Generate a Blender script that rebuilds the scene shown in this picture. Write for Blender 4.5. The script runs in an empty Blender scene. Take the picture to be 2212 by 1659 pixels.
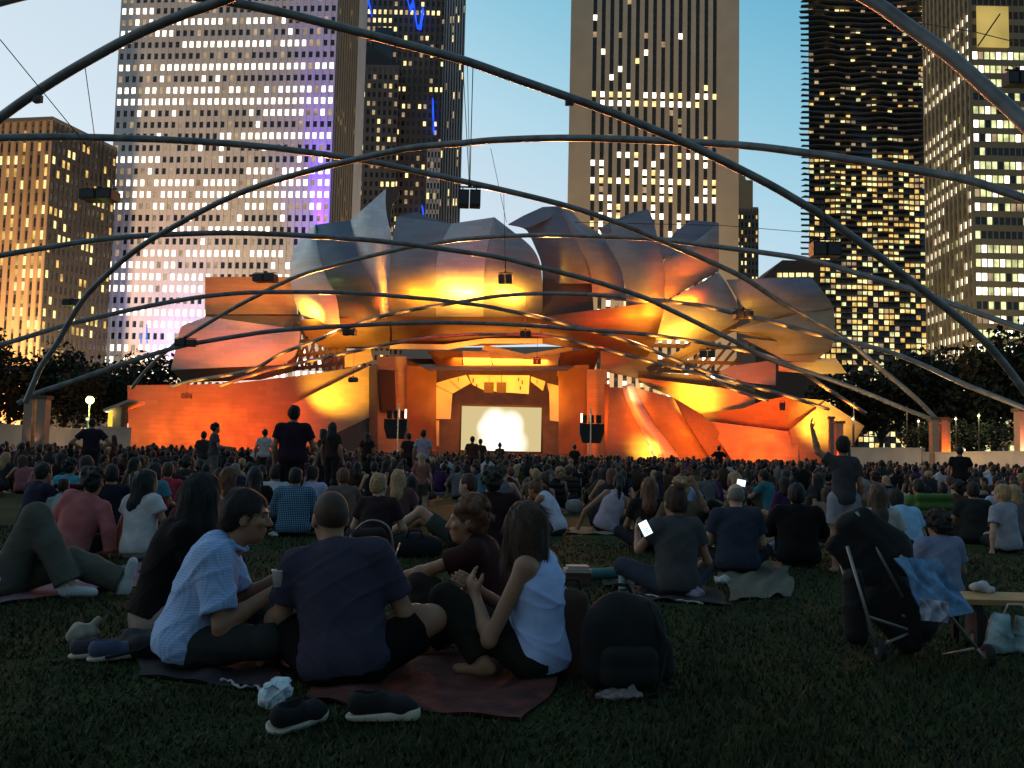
import bpy, bmesh, math, random
import numpy as np
from mathutils import Vector, Matrix
SC = bpy.context.scene
COL = SC.collection
PI = math.pi
rnd = random.Random(7)
R = math.radians
# ---------------------------------------------------------------- camera and projection helpers
FPX = 1979.0                       # focal length in units of a 2212 px wide picture
HC = 1.05
PITCH = math.atan(155.5 / FPX)
ROLL = R(1.3)
CROT = Matrix.Rotation(PI/2 + PITCH, 3, 'X') @ Matrix.Rotation(ROLL, 3, 'Z')
CAMP = Vector((0, 0, HC))
def ray(u, v): return CROT @ Vector(((u-1106)/FPX, (829.5-v)/FPX, -1))
def P(u, v, d):
    r = ray(u, v); return CAMP + r*(d/r.y)
def GP(u, d, z=0.0):
    """Ground point in picture column u (taken where the ground lies at depth d)."""
    p = P(u, 985 + FPX*HC/d, d); return Vector((p.x, d, z))
def G(u, v, z=0.0):
    r = ray(u, v); t = (z-HC)/r.z; p = CAMP + r*t; return Vector((p.x, p.y, z))
cam = bpy.data.cameras.new('camera'); camo = bpy.data.objects.new('camera', cam); COL.objects.link(camo)
camo.matrix_world = Matrix.Translation(CAMP) @ CROT.to_4x4()
cam.sensor_fit = 'HORIZONTAL'; cam.sensor_width = 36.0; cam.lens = 36.0*FPX/2212.0
cam.clip_start = 0.05; cam.clip_end = 6000
SC.camera = camo
SC.view_settings.view_transform = 'Standard'; SC.view_settings.look = 'None'
SC.view_settings.exposure = 0.0; SC.view_settings.gamma = 1.0
SC.cycles.use_denoising = True
SC.cycles.max_bounces = 5; SC.cycles.diffuse_bounces = 3; SC.cycles.glossy_bounces = 3
SC.cycles.sample_clamp_indirect = 4.0
# ---------------------------------------------------------------- object helpers
def tag(o, label=None, cat=None, group=None, kind=None):
    if label: o['label'] = label
    if cat: o['category'] = cat
    if group: o['group'] = group
    if kind: o['kind'] = kind
    return o
def empty(name, loc, rz=0.0):
    o = bpy.data.objects.new(name, None); COL.objects.link(o); o.location = loc; o.rotation_euler = (0, 0, rz)
    o.empty_display_size = 0.2; return o
def copy_tree(o, parent=None):
    c = o.copy(); COL.objects.link(c)
    if parent is not None: c.parent = parent
    for ch in o.children: copy_tree(ch, c)
    return c
class MB:
    def __init__(s): s.v = []; s.f = []; s.m = []
    def add(s, vs, fs, m=0):
        n = len(s.v); s.v += [tuple(v) for v in vs]
        s.f += [tuple(i+n for i in f) for f in fs]; s.m += [m]*len(fs); return s
    def quad(s, a, b, c, d, m=0): return s.add([a, b, c, d], [(0, 1, 2, 3)], m)
    def box(s, c, sz, M=None, m=0):
        x, y, z = sz[0]/2, sz[1]/2, sz[2]/2
        vs = [Vector(q) for q in ((-x,-y,-z),(x,-y,-z),(x,y,-z),(-x,y,-z),(-x,-y,z),(x,-y,z),(x,y,z),(-x,y,z))]
        if M is not None: vs = [M @ v for v in vs]
        c = Vector(c)
        return s.add([v+c for v in vs], [(0,3,2,1),(4,5,6,7),(0,1,5,4),(1,2,6,5),(2,3,7,6),(3,0,4,7)], m)
    def prism(s, pts, z0, z1, m=0):
        n = len(pts)
        vs = [(p[0], p[1], z0) for p in pts] + [(p[0], p[1], z1) for p in pts]
        fs = [tuple(range(n-1, -1, -1)), tuple(range(n, 2*n))] + [(i, (i+1) % n, n+(i+1) % n, n+i) for i in range(n)]
        return s.add(vs, fs, m)
    def beam(s, a, b, w, h=None, m=0):
        a, b = Vector(a), Vector(b); h = h or w; d = b-a; L = d.length
        q = d.to_track_quat('X', 'Z').to_matrix()
        return s.box((a+b)/2, (L, w, h), q, m)
    def tube(s, pts, r, n=8, m=0, cap=True):
        pts = [Vector(p) for p in pts]; k = len(pts)
        rr = r if isinstance(r, (list, tuple)) else [r]*k
        vs = []; up = Vector((0, 0, 1)); prev = None
        for i in range(k):
            t = (pts[min(i+1, k-1)] - pts[max(i-1, 0)])
            t = t.normalized() if t.length > 1e-9 else Vector((0, 0, 1))
            if prev is None:
                a = t.cross(up)
                if a.length < 1e-3: a = t.cross(Vector((1, 0, 0)))
            else:
                a = prev - t*prev.dot(t)
            a.normalize(); prev = a; b = t.cross(a)
            vs += [pts[i] + (a*math.cos(2*PI*j/n) + b*math.sin(2*PI*j/n))*rr[i] for j in range(n)]
        fs = [(i*n+j, (i+1)*n+j, (i+1)*n+(j+1) % n, i*n+(j+1) % n) for i in range(k-1) for j in range(n)]
        if cap: fs += [tuple(range(n)), tuple(range((k-1)*n+n-1, (k-1)*n-1, -1))]
        return s.add(vs, fs, m)
    def ell(s, c, r, M=None, seg=12, ring=8, m=0):
        c = Vector(c); r = r if isinstance(r, (tuple, list)) else (r, r, r); vs = []
        for i in range(1, ring):
            a = PI*i/ring
            for j in range(seg):
                b = 2*PI*j/seg
                vs.append(Vector((r[0]*math.sin(a)*math.cos(b), r[1]*math.sin(a)*math.sin(b), r[2]*math.cos(a))))
        vs += [Vector((0, 0, r[2])), Vector((0, 0, -r[2]))]
        if M is not None: vs = [M @ v for v in vs]
        t, b_ = len(vs)-2, len(vs)-1
        fs = [(i*seg+j, (i+1)*seg+j, (i+1)*seg+(j+1) % seg, i*seg+(j+1) % seg) for i in range(ring-2) for j in range(seg)]
        fs += [(t, j, (j+1) % seg) for j in range(seg)] + [((ring-2)*seg+(j+1) % seg, (ring-2)*seg+j, b_) for j in range(seg)]
        return s.add([v+c for v in vs], fs, m)
    def lathe(s, c, prof, n=16, m=0):
        c = Vector(c); k = len(prof)
        vs = [c + Vector((r*math.cos(2*PI*j/n), r*math.sin(2*PI*j/n), z)) for r, z in prof for j in range(n)]
        fs = [(i*n+j, i*n+(j+1) % n, (i+1)*n+(j+1) % n, (i+1)*n+j) for i in range(k-1) for j in range(n)]
        fs += [tuple(range(n-1, -1, -1)), tuple(range((k-1)*n, k*n))]
        return s.add(vs, fs, m)
    def build(s, name, mats, parent=None, smooth=False, loc=None, local=False):
        """Vertices are in world space (or, with local=True, in the parent's own space)."""
        if parent is not None and not local: L = Vector(parent.location)
        elif parent is None and loc is None and not local and s.v:
            a = np.array(s.v); L = Vector(((a[:,0].min()+a[:,0].max())/2, (a[:,1].min()+a[:,1].max())/2, a[:,2].min()))
        else: L = Vector(loc) if loc is not None else Vector((0, 0, 0))
        me = bpy.data.meshes.new(name)
        me.from_pydata([(v[0]-L.x, v[1]-L.y, v[2]-L.z) for v in s.v], [], s.f)
        mats = mats if isinstance(mats, (list, tuple)) else [mats]
        for m in mats: me.materials.append(m)
        if len(mats) > 1: me.polygons.foreach_set('material_index', s.m)
        if smooth: me.polygons.foreach_set('use_smooth', [True]*len(me.polygons))
        me.update()
        o = bpy.data.objects.new(name, me); COL.objects.link(o)
        if parent is not None: o.parent = parent
        else: o.location = L
        return o
def bm_of(fn):
    b = MB(); fn(b); return b
# ---------------------------------------------------------------- materials
def srgb(r, g, b):
    f = lambda c: (c/255/12.92) if c <= 10 else ((c/255+.055)/1.055)**2.4
    return (f(r), f(g), f(b))
def pm(name, col, rough=.8, metal=0.0, var=.18, scale=6.0, bump=0.0, bscale=30.0, emit=None, es=0.0, spec=.4, detail=3.0, sheen=0.0):
    m = bpy.data.materials.new(name); m.use_nodes = True; nt = m.node_tree; N = nt.nodes; L = nt.links
    b = N['Principled BSDF']; b.inputs['Roughness'].default_value = rough; b.inputs['Metallic'].default_value = metal
    b.inputs['Specular IOR Level'].default_value = spec
    if sheen: b.inputs['Sheen Weight'].default_value = sheen
    tc = N.new('ShaderNodeTexCoord')
    if var > 0:
        nz = N.new('ShaderNodeTexNoise'); nz.inputs['Scale'].default_value = scale; nz.inputs['Detail'].default_value = detail
        L.new(tc.outputs['Object'], nz.inputs['Vector'])
        rp = N.new('ShaderNodeValToRGB'); e = rp.color_ramp.elements
        e[0].position = .3; e[1].position = .7
        e[0].color = (*[c*(1-var) for c in col], 1); e[1].color = (*[min(1, c*(1+var)) for c in col], 1)
        L.new(nz.outputs['Fac'], rp.inputs['Fac']); L.new(rp.outputs['Color'], b.inputs['Base Color'])
    else: b.inputs['Base Color'].default_value = (*col, 1)
    if bump > 0:
        n2 = N.new('ShaderNodeTexNoise'); n2.inputs['Scale'].default_value = bscale; n2.inputs['Detail'].default_value = 4
        L.new(tc.outputs['Object'], n2.inputs['Vector'])
        bp = N.new('ShaderNodeBump'); bp.inputs['Strength'].default_value = bump; bp.inputs['Distance'].default_value = .02
        L.new(n2.outputs['Fac'], bp.inputs['Height']); L.new(bp.outputs['Normal'], b.inputs['Normal'])
    if emit:
        b.inputs['Emission Color'].default_value = (*emit, 1); b.inputs['Emission Strength'].default_value = es
    return m
def glow(name, col, s, var=0.0, scale=1.0):
    """A lamp, a lit room behind a window or a screen: gives off light."""
    m = bpy.data.materials.new(name); m.use_nodes = True; nt = m.node_tree; N = nt.nodes; L = nt.links
    N.remove(N['Principled BSDF']); e = N.new('ShaderNodeEmission'); e.inputs['Strength'].default_value = s
    e.inputs['Color'].default_value = (*col, 1); L.new(e.outputs[0], N['Material Output'].inputs['Surface'])
    if var:
        tc = N.new('ShaderNodeTexCoord'); nz = N.new('ShaderNodeTexNoise'); nz.inputs['Scale'].default_value = scale
        oi = N.new('ShaderNodeObjectInfo'); va = N.new('ShaderNodeVectorMath'); va.operation = 'ADD'
        L.new(tc.outputs['Object'], va.inputs[0]); L.new(oi.outputs['Location'], va.inputs[1])
        L.new(va.outputs[0], nz.inputs['Vector'])
        mp = N.new('ShaderNodeMapRange'); mp.inputs['From Min'].default_value = .3; mp.inputs['From Max'].default_value = .7
        mp.inputs['To Min'].default_value = s*(1-var); mp.inputs['To Max'].default_value = s*(1+var)
        L.new(nz.outputs['Fac'], mp.inputs['Value']); L.new(mp.outputs[0], e.inputs['Strength'])
    return m
def lamp(kind, name, loc, col, power, target=None, size=.3, angle=60, blend=.6, sy=None):
    l = bpy.data.lights.new(name, kind); l.color = col; l.energy = power
    if kind == 'SPOT': l.spot_size = R(angle); l.spot_blend = blend; l.shadow_soft_size = size
    elif kind == 'AREA':
        l.size = size
        if sy: l.shape = 'RECTANGLE'; l.size_y = sy
    elif kind == 'POINT': l.shadow_soft_size = size
    o = bpy.data.objects.new(name, l); COL.objects.link(o); o.location = loc
    if target is not None: o.rotation_euler = (Vector(target)-Vector(loc)).to_track_quat('-Z', 'Y').to_euler()
    return o
# ---------------------------------------------------------------- dusk sky
w = bpy.data.worlds.new('World'); SC.world = w; w.use_nodes = True
nt = w.node_tree; N = nt.nodes; L = nt.links
for n in list(N): N.remove(n)
out = N.new('ShaderNodeOutputWorld'); tc = N.new('ShaderNodeTexCoord')
dot = N.new('ShaderNodeVectorMath'); dot.operation = 'DOT_PRODUCT'; dot.inputs[1].default_value = (.46, 0.0, 1.2)
L.new(tc.outputs['Generated'], dot.inputs[0])
ad = N.new('ShaderNodeMath'); ad.operation = 'ADD'; ad.inputs[1].default_value = .24; L.new(dot.outputs['Value'], ad.inputs[0])
rp = N.new('ShaderNodeValToRGB'); L.new(ad.outputs[0], rp.inputs['Fac'])
el = rp.color_ramp.elements
stops = [(.0, (.54, .62, .68)), (.38, (.70, .83, .92)), (.55, (.62, .74, .85)), (.66, (.46, .70, .83)), (.78, (.28, .58, .74)), (.90, (.16, .46, .65)), (1.0, (.17, .30, .43))]
el[0].position, el[0].color = stops[0][0], (*stops[0][1], 1); el[1].position, el[1].color = stops[-1][0], (*stops[-1][1], 1)
for p_, c_ in stops[1:-1]:
    e_ = el.new(p_); e_.color = (*c_, 1)
bg = N.new('ShaderNodeBackground'); bg.inputs['Strength'].default_value = .85; L.new(rp.outputs['Color'], bg.inputs['Color'])
sky = N.new('ShaderNodeTexSky'); sky.sky_type = 'NISHITA'; sky.sun_disc = False; sky.sun_elevation = R(1.0); sky.sun_rotation = R(-75)
bg2 = N.new('ShaderNodeBackground'); bg2.inputs['Strength'].default_value = .001; L.new(sky.outputs['Color'], bg2.inputs['Color'])
sxyz = N.new('ShaderNodeSeparateXYZ'); L.new(tc.outputs['Generated'], sxyz.inputs[0])
mr = N.new('ShaderNodeMapRange'); mr.inputs['From Min'].default_value = -.9; mr.inputs['From Max'].default_value = .25; mr.inputs['To Min'].default_value = .33; mr.inputs['To Max'].default_value = 1.0
L.new(sxyz.outputs['Y'], mr.inputs['Value']); L.new(mr.outputs[0], bg.inputs['Strength'])   # the southern sky is darker than the afterglow
ash = N.new('ShaderNodeAddShader'); L.new(bg.outputs[0], ash.inputs[0]); L.new(bg2.outputs[0], ash.inputs[1]); L.new(ash.outputs[0], out.inputs['Surface'])
sun = bpy.data.lights.new('sun', 'SUN'); sun.energy = .12; sun.angle = R(8); sun.color = (1, .82, .66)
so = bpy.data.objects.new('sun', sun); COL.objects.link(so); so.rotation_euler = Vector((math.sin(R(75)), -math.cos(R(75))*.9, -.12)).to_track_quat('-Z', 'Y').to_euler()
# ---------------------------------------------------------------- ground
def lawn_mat():
    m = bpy.data.materials.new('lawn'); m.use_nodes = True; nt = m.node_tree; N = nt.nodes; L = nt.links
    b = N['Principled BSDF']; b.inputs['Roughness'].default_value = .95; b.inputs['Specular IOR Level'].default_value = .1
    tc = N.new('ShaderNodeTexCoord')
    n1 = N.new('ShaderNodeTexNoise'); n1.inputs['Scale'].default_value = .9; n1.inputs['Detail'].default_value = 6
    n2 = N.new('ShaderNodeTexNoise'); n2.inputs['Scale'].default_value = 28; n2.inputs['Detail'].default_value = 5
    L.new(tc.outputs['Object'], n1.inputs['Vector']); L.new(tc.outputs['Object'], n2.inputs['Vector'])
    mx = N.new('ShaderNodeMath'); mx.operation = 'MULTIPLY_ADD'; mx.inputs[1].default_value = .6
    m3 = N.new('ShaderNodeMath'); m3.operation = 'MULTIPLY'; m3.inputs[1].default_value = .4; L.new(n2.outputs['Fac'], m3.inputs[0])
    L.new(n1.outputs['Fac'], mx.inputs[0]); L.new(m3.outputs[0], mx.inputs[2])
    rp = N.new('ShaderNodeValToRGB'); e = rp.color_ramp.elements
    e[0].position = .38; e[0].color = (.014, .019, .006, 1); e[1].position = .64; e[1].color = (.030, .044, .012, 1)
    q = e.new(.5); q.color = (.024, .032, .009, 1)
    L.new(mx.outputs[0], rp.inputs['Fac']); L.new(rp.outputs['Color'], b.inputs['Base Color'])
    bp = N.new('ShaderNodeBump'); bp.inputs['Strength'].default_value = .8; bp.inputs['Distance'].default_value = .04
    L.new(n2.outputs['Fac'], bp.inputs['Height']); L.new(bp.outputs['Normal'], b.inputs['Normal'])
    return m
LAWN = lawn_mat()
g = MB(); g.quad((-3000, -60, 0), (3000, -60, 0), (3000, 4000, 0), (-3000, 4000, 0))
tag(g.build('ground', LAWN, loc=(0, 0, 0)), 'dark trodden lawn the crowd sits on', 'ground', kind='structure')
# ---------------------------------------------------------------- bandshell
def steel(name, col=(.26, .26, .275), rough=.5, metal=.3, sc=(1.2, 1.0, 2.6)):
    m = bpy.data.materials.new(name); m.use_nodes = True; nt = m.node_tree; N = nt.nodes; L = nt.links
    b = N['Principled BSDF']; b.inputs['Metallic'].default_value = metal; b.inputs['Roughness'].default_value = rough
    tc = N.new('ShaderNodeTexCoord'); mp = N.new('ShaderNodeMapping'); mp.inputs['Rotation'].default_value = (R(90), 0, 0)
    L.new(tc.outputs['Object'], mp.inputs['Vector'])
    br = N.new('ShaderNodeTexBrick'); br.inputs['Scale'].default_value = .8; br.inputs['Mortar Size'].default_value = .014
    br.inputs['Color1'].default_value = (*[c*1.07 for c in col], 1); br.inputs['Color2'].default_value = (*[c*.90 for c in col], 1)
    br.inputs['Mortar'].default_value = (*[c*.80 for c in col], 1); br.inputs['Mortar Smooth'].default_value = .4
    br.inputs['Row Height'].default_value = .42; br.inputs['Brick Width'].default_value = 1.3
    L.new(mp.outputs[0], br.inputs['Vector'])
    nz = N.new('ShaderNodeTexNoise'); nz.inputs['Scale'].default_value = .5; nz.inputs['Detail'].default_value = 5
    L.new(tc.outputs['Object'], nz.inputs['Vector'])
    mr = N.new('ShaderNodeMapRange'); mr.inputs['From Min'].default_value = .3; mr.inputs['From Max'].default_value = .7
    mr.inputs['To Min'].default_value = rough-.12; mr.inputs['To Max'].default_value = rough+.14
    L.new(nz.outputs['Fac'], mr.inputs['Value']); L.new(mr.outputs[0], b.inputs['Roughness'])
    L.new(br.outputs['Color'], b.inputs['Base Color'])
    bp = N.new('ShaderNodeBump'); bp.inputs['Strength'].default_value = .3; bp.inputs['Distance'].default_value = .05
    L.new(br.outputs['Fac'], bp.inputs['Height']); bp.invert = True; L.new(bp.outputs['Normal'], b.inputs['Normal'])
    return m
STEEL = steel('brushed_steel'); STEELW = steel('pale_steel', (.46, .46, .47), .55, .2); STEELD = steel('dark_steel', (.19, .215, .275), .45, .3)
WHITEW = steel('sky_bright_steel', (.74, .76, .78), .5, .15); BROWNS = steel('shaded_brow_steel', (.17, .115, .085), .5, .3)  # sky sheen whitens the sails, shade browns the brow: both put into colour
SLATE1 = steel('slate_steel', (.15, .18, .24), .42, .3); SLATE2 = steel('grey_steel', (.24, .25, .285), .5, .3)  # light and shade between the facets put into the steel colour
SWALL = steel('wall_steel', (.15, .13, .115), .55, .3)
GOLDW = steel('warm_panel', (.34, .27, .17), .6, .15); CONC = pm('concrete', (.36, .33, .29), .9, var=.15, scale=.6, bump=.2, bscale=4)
FIR = pm('stage_wood', (.20, .10, .05), .65, var=.2, scale=.5, detail=5); DARKWALL = pm('stage_back_cloth', (.17, .10, .09), .9, scale=.8)
CREAM = pm('cream_board', (.62, .52, .36), .7, var=.08, scale=.7); BLACK = pm('black_steel', (.018, .018, .02), .55, metal=.3, var=.2)
DKSTEEL = pm('dark_truss_steel', (.10, .075, .06), .5, metal=.5)
SHELL = empty('bandshell', (GP(1090, 112).x, 112, 0))
tag(SHELL, 'concert bandshell of curling steel sails floodlit orange behind the crowd', 'bandshell')
def resample(c, n):
    c = [np.array((*q, 0.0) if len(q) == 2 else q, float) for q in c]
    d = [0.0]
    for a, b in zip(c[:-1], c[1:]): d.append(d[-1] + np.linalg.norm((b-a)[:2]))
    d = np.array(d)/d[-1]; t = np.linspace(0, 1, n); A = np.array(c)
    return np.stack([np.interp(t, d, A[:, i]) for i in range(3)], 1)
def smooth_curve(c, n):
    a = resample(c, n)
    if len(c) > 2:
        for _ in range(2): a[1:-1] = (a[:-2] + 2*a[1:-1] + a[2:])/4
    return a
def sheet(grid, name, mat, parent, th=.35, label=None):
    """Front surface from a grid of world points, given a real thickness away from the audience."""
    nv, nu = len(grid), len(grid[0]); off = Vector((0, th, 0))
    mb = MB(); fr = [p for row in grid for p in row]
    mb.add(fr, [(i*nu+j, (i+1)*nu+j, (i+1)*nu+j+1, i*nu+j+1) for i in range(nv-1) for j in range(nu-1)])
    mb.add([p+off for p in fr], [(i*nu+j+1, (i+1)*nu+j+1, (i+1)*nu+j, i*nu+j) for i in range(nv-1) for j in range(nu-1)])
    rim = [(0, j) for j in range(nu)] + [(i, nu-1) for i in range(1, nv)] + [(nv-1, j) for j in range(nu-2, -1, -1)] + [(i, 0) for i in range(nv-2, 0, -1)]
    vs = []
    for i, j in rim: vs += [grid[i][j], grid[i][j]+off]
    k = len(rim); mb.add(vs, [(2*a, 2*((a+1) % k), 2*((a+1) % k)+1, 2*a+1) for a in range(k)])
    o = mb.build(name, mat, parent, smooth=True)
    if label: o['label'] = label
    return o
def sail(Lc, Rc, d0, d1, bulge=0.0, name='steel_sail', mat=None, nv=20, nu=12, vb=0.0, vl=0.0, label=None, parent=None):
    """A curled panel between two edge curves (top to bottom); d0/d1 depths of the edges, bulge toward the audience across, vb down."""
    a, b = smooth_curve(Lc, nv), smooth_curve(Rc, nv); grid = []
    for i in range(nv):
        t = i/(nv-1); row = []
        for j in range(nu):
            s = j/(nu-1); u, v = a[i][:2]*(1-s)+b[i][:2]*s
            d = d0*(1-s)+d1*s - bulge*math.sin(PI*s) - vb*math.sin(PI*t) - vl*t + a[i][2]*(1-s)+b[i][2]*s
            row.append(P(u, v, d))
        grid.append(row)
    return sheet(grid, name, mat or STEEL, parent or SHELL, label=label)
def facet(pts, d, du=0.0, dv=0.0, name='steel_panel', mat=None, th=.4, label=None, parent=None):
    """A flat polygonal panel: depth d at its centre, leaning by du, dv metres per 100 units across and down."""
    uc = sum(p[0] for p in pts)/len(pts); vc = sum(p[1] for p in pts)/len(pts)
    ctr = P(uc, vc, d); ex = P(uc+100, vc, d+du)-ctr; ey = P(uc, vc+100, d+dv)-ctr; n = ex.cross(ey)
    vs = []
    for u, v in pts:
        r = ray(u, v); t = (ctr-CAMP).dot(n)/r.dot(n); vs.append(CAMP+r*t)
    if (n.y > 0): pass
    k = len(vs); off = Vector((0, th, 0)); mb = MB()
    bmx = bmesh.new(); f = [bmx.verts.new(v) for v in vs]; bk = [bmx.verts.new(v+off) for v in vs]
    bmx.faces.new(f); bmx.faces.new(bk[::-1])
    for i in range(k): bmx.faces.new((f[(i+1) % k], f[i], bk[i], bk[(i+1) % k]))
    bmesh.ops.recalc_face_normals(bmx, faces=bmx.faces[:]); bmesh.ops.triangulate(bmx, faces=[q for q in bmx.faces if len(q.verts) > 4])
    for q in bmx.verts: q.index = 0
    bmx.verts.index_update()
    mb.add([q.co for q in bmx.verts], [tuple(x.index for x in q.verts) for q in bmx.faces]); bmx.free()
    o = mb.build(name, mat or STEEL, parent or SHELL)
    if label: o['label'] = label
    return o
# upper sails, left to right
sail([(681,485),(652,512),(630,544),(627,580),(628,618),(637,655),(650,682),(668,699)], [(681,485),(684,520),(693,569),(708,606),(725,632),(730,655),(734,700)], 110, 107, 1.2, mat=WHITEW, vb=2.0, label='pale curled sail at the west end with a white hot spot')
sail([(681,485),(684,520),(693,569),(708,606),(725,632),(728,645),(734,692)], [(757,476),(758,495),(767,532),(782,574),(796,598),(811,628),(822,688)], 107.5, 106.5, .5, mat=SLATE1, vb=3.0, label='blue grey sail between the two pale ones')
sail([(757,476),(758,495),(767,532),(782,574),(796,598),(811,628),(822,688)], [(833,408),(831,446),(840,490),(848,510),(843,549),(842,618),(840,684)], 106.5, 108, 1.3, mat=WHITEW, vb=2.0, label='pale sail rising to a pointed tip')
facet([(833,409),(850,404),(863,414),(858,430),(848,440),(843,470),(846,500),(838,480),(831,446)], 110, 3, 0, mat=DKSTEEL, label='dark folded back of the pointed sail')
sail([(858,468),(850,500),(843,549),(841,606),(840,690)], [(975,483),(960,510),(948,539),(942,569),(941,606),(942,690)], 108, 107, .5, mat=SLATE2, vb=3.3)
facet([(856,472),(864,465),(899,458),(936,472),(976,483),(958,515),(852,500)], 109.5, 0, -1, mat=STEELD)
sail([(975,483),(960,510),(948,539),(942,569),(941,606),(942,690)], [(1068,469),(1061,490),(1054,532),(1049,556),(1046,581),(1044,690)], 107, 106.5, .4, mat=STEELW, vb=3.3, label='rosy sail with a bright yellow band')
sail([(1068,469),(1061,490),(1054,532),(1049,556),(1046,581),(1044,690)], [(1068,469),(1112,503),(1152,534),(1167,565),(1172,604),(1172,690)], 106.5, 108, .9, vb=3.2)
sail([(1098,484),(1138,492),(1155,530),(1168,560),(1172,585),(1172,612)], [(1207,445),(1228,490),(1250,530),(1270,570),(1277,590),(1280,612)], 109, 107, .7, mat=SLATE1, vb=1.2, label='large slate blue sail right of the centre gap')
sail([(1207,445),(1228,490),(1250,530),(1270,570),(1277,590),(1280,640)], [(1235,456),(1258,500),(1313,521),(1331,548),(1345,590),(1354,650)], 107, 108.5, .6, mat=SLATE2, vb=1.2)
facet([(1098,484),(1130,466),(1172,447),(1207,445),(1190,470),(1140,492)], 106.5, 0, -3, mat=STEELD)
facet([(1235,456),(1256,480),(1290,500),(1315,522),(1300,534),(1262,520)], 109, 0, 0, mat=STEELW)
facet([(1172,604),(1278,604),(1284,692),(1172,690)], 107.6, .3, -1, mat=DKSTEEL, label='dark brown panel under the slate blue sail')
sail([(1295,495),(1309,523),(1331,558),(1345,586),(1352,621),(1354,700)], [(1400,452),(1408,462),(1419,509),(1433,558),(1436,620),(1424,700)], 106.5, 105.5, .8, mat=STEELD, vb=1.8, label='slate blue sail with a rounded peak and fiery lower edge')
facet([(1295,495),(1313,482),(1366,459),(1400,452),(1412,480),(1340,505)], 105.9, 0, -2, mat=STEELD)
facet([(1450,512),(1457,502),(1493,475),(1552,481),(1500,523),(1461,544),(1434,560),(1424,530)], 104.5, .5, -2, mat=STEELD, label='blue top of the orange sail at the east end')
sail([(1500,523),(1461,544),(1434,558),(1434,600),(1436,650)], [(1553,481),(1553,500),(1553,530),(1553,560),(1553,585)], 104.6, 104.2, .5, vb=.8, label='vivid orange sail at the east end')
sail([(1552,588),(1497,620),(1441,651),(1428,695),(1417,735)], [(1552,588),(1570,612),(1590,650),(1606,690),(1524,733)], 103.5, 104.5, .7, vb=1.2, label='pink and gold triangular sail')
sail([(1570,604),(1585,628),(1598,650),(1612,676),(1623,697)], [(1750,597),(1768,616),(1784,638),(1795,652),(1800,664)], 104, 101, .8, mat=STEELD, vb=.8, label='dark slate sail at the far east')
sail([(1577,713),(1600,716),(1640,720),(1683,735),(1683,766)], [(1800,660),(1804,690),(1804,720),(1800,742),(1790,760)], 103, 101.5, .8, mat=GOLDW, vb=1.0, label='dull gold curl under the slate sail')
facet([(1577,713),(1623,696),(1700,684),(1800,660),(1800,668),(1690,740),(1640,730)], 103.2, -.8, 0, mat=GOLDW)
facet([(1605,730),(1690,738),(1796,750),(1760,782),(1700,779)], 102.6, -.5, 1, mat=GOLDW)
facet([(1683,784),(1806,773),(1829,806),(1760,808),(1683,801)], 103.8, -1, 2, mat=STEELD)
# brow over the stage, a deep curved band with a turned-in lip
sail([(648,690),(655,720),(690,748),(735,752)], [(842,684),(842,706),(842,735),(842,752)], 108, 106.5, .5, mat=BROWNS, vb=.6, vl=-3.2, name='brow_panel', label='west end of the brow below the white hot spot')
sail([(842,684),(842,706),(842,735),(842,753)], [(1172,684),(1172,706),(1172,728),(1172,742)], 106.5, 106.3, .6, mat=BROWNS, vb=.6, vl=-4.2, name='brow_panel', nu=24)
sail([(1172,684),(1172,706),(1172,728),(1172,742)], [(1436,650),(1430,690),(1418,735),(1398,772)], 106.3, 104, .6, mat=BROWNS, vb=.8, vl=-3.2, name='brow_panel', nu=20)
for k, (q, dd) in enumerate([([(842,753),(968,755),(1042,741),(1172,741),(1172,731),(1048,731),(960,744),(842,742)], 108.6)]):
    facet(q, dd, 0, 3, name='brow_lip', mat=CREAM, label='bright wavy lip lit from the stage')
# side stair trusses seen through the gaps
tr = MB()
for k in range(7): tr.beam(P(640+k*15, 712, 112), P(655+k*15, 800, 112), .35)
for k in range(6): tr.beam(P(640+k*18, 795, 112.5), P(670+k*18, 715, 112.5), .25)
for v in (740, 770, 798): tr.beam(P(630, v, 112.2), P(745, v-14, 112.2), .4)
tr.beam(P(645, 700, 111), P(628, 800, 111), .9)
tr.build('truss', DKSTEEL, SHELL)
tr = MB()
for k in range(7): tr.beam(P(1440+k*22, 800, 112), P(1490+k*22, 740, 112), .3)
for v in (752, 785, 806): tr.beam(P(1400, v-6, 112.2), P(1600, v, 112.2), .4)
tr.build('truss', DKSTEEL, SHELL)
for q in ((1400, 800, 1600, 700, .8), (1420, 806, 1530, 745, .5)):
    tr = MB(); tr.beam(P(q[0], q[1], 104.4), P(q[2], q[3], 104.4), q[4]); tr.build('strut', DKSTEEL, SHELL)
# upper west boxes
facet([(443,598),(636,598),(640,679),(443,679)], 112, .6, 0, mat=GOLDW, label='ochre box panel at the upper west side')
facet([(443,679),(650,679),(652,722),(560,718),(470,706),(443,702)], 113, .8, 1.5, mat=STEELD)
sail([(447,684),(420,694),(390,703),(380,750),(369,799)], [(648,712),(648,724),(645,748),(636,770),(610,788)], 109, 108, .6, mat=STEELW, vb=.5, label='pale rose panel over the west wall')
facet([(369,798),(620,785),(640,800),(560,820),(395,826)], 111, 0, 1, mat=DKSTEEL)
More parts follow.
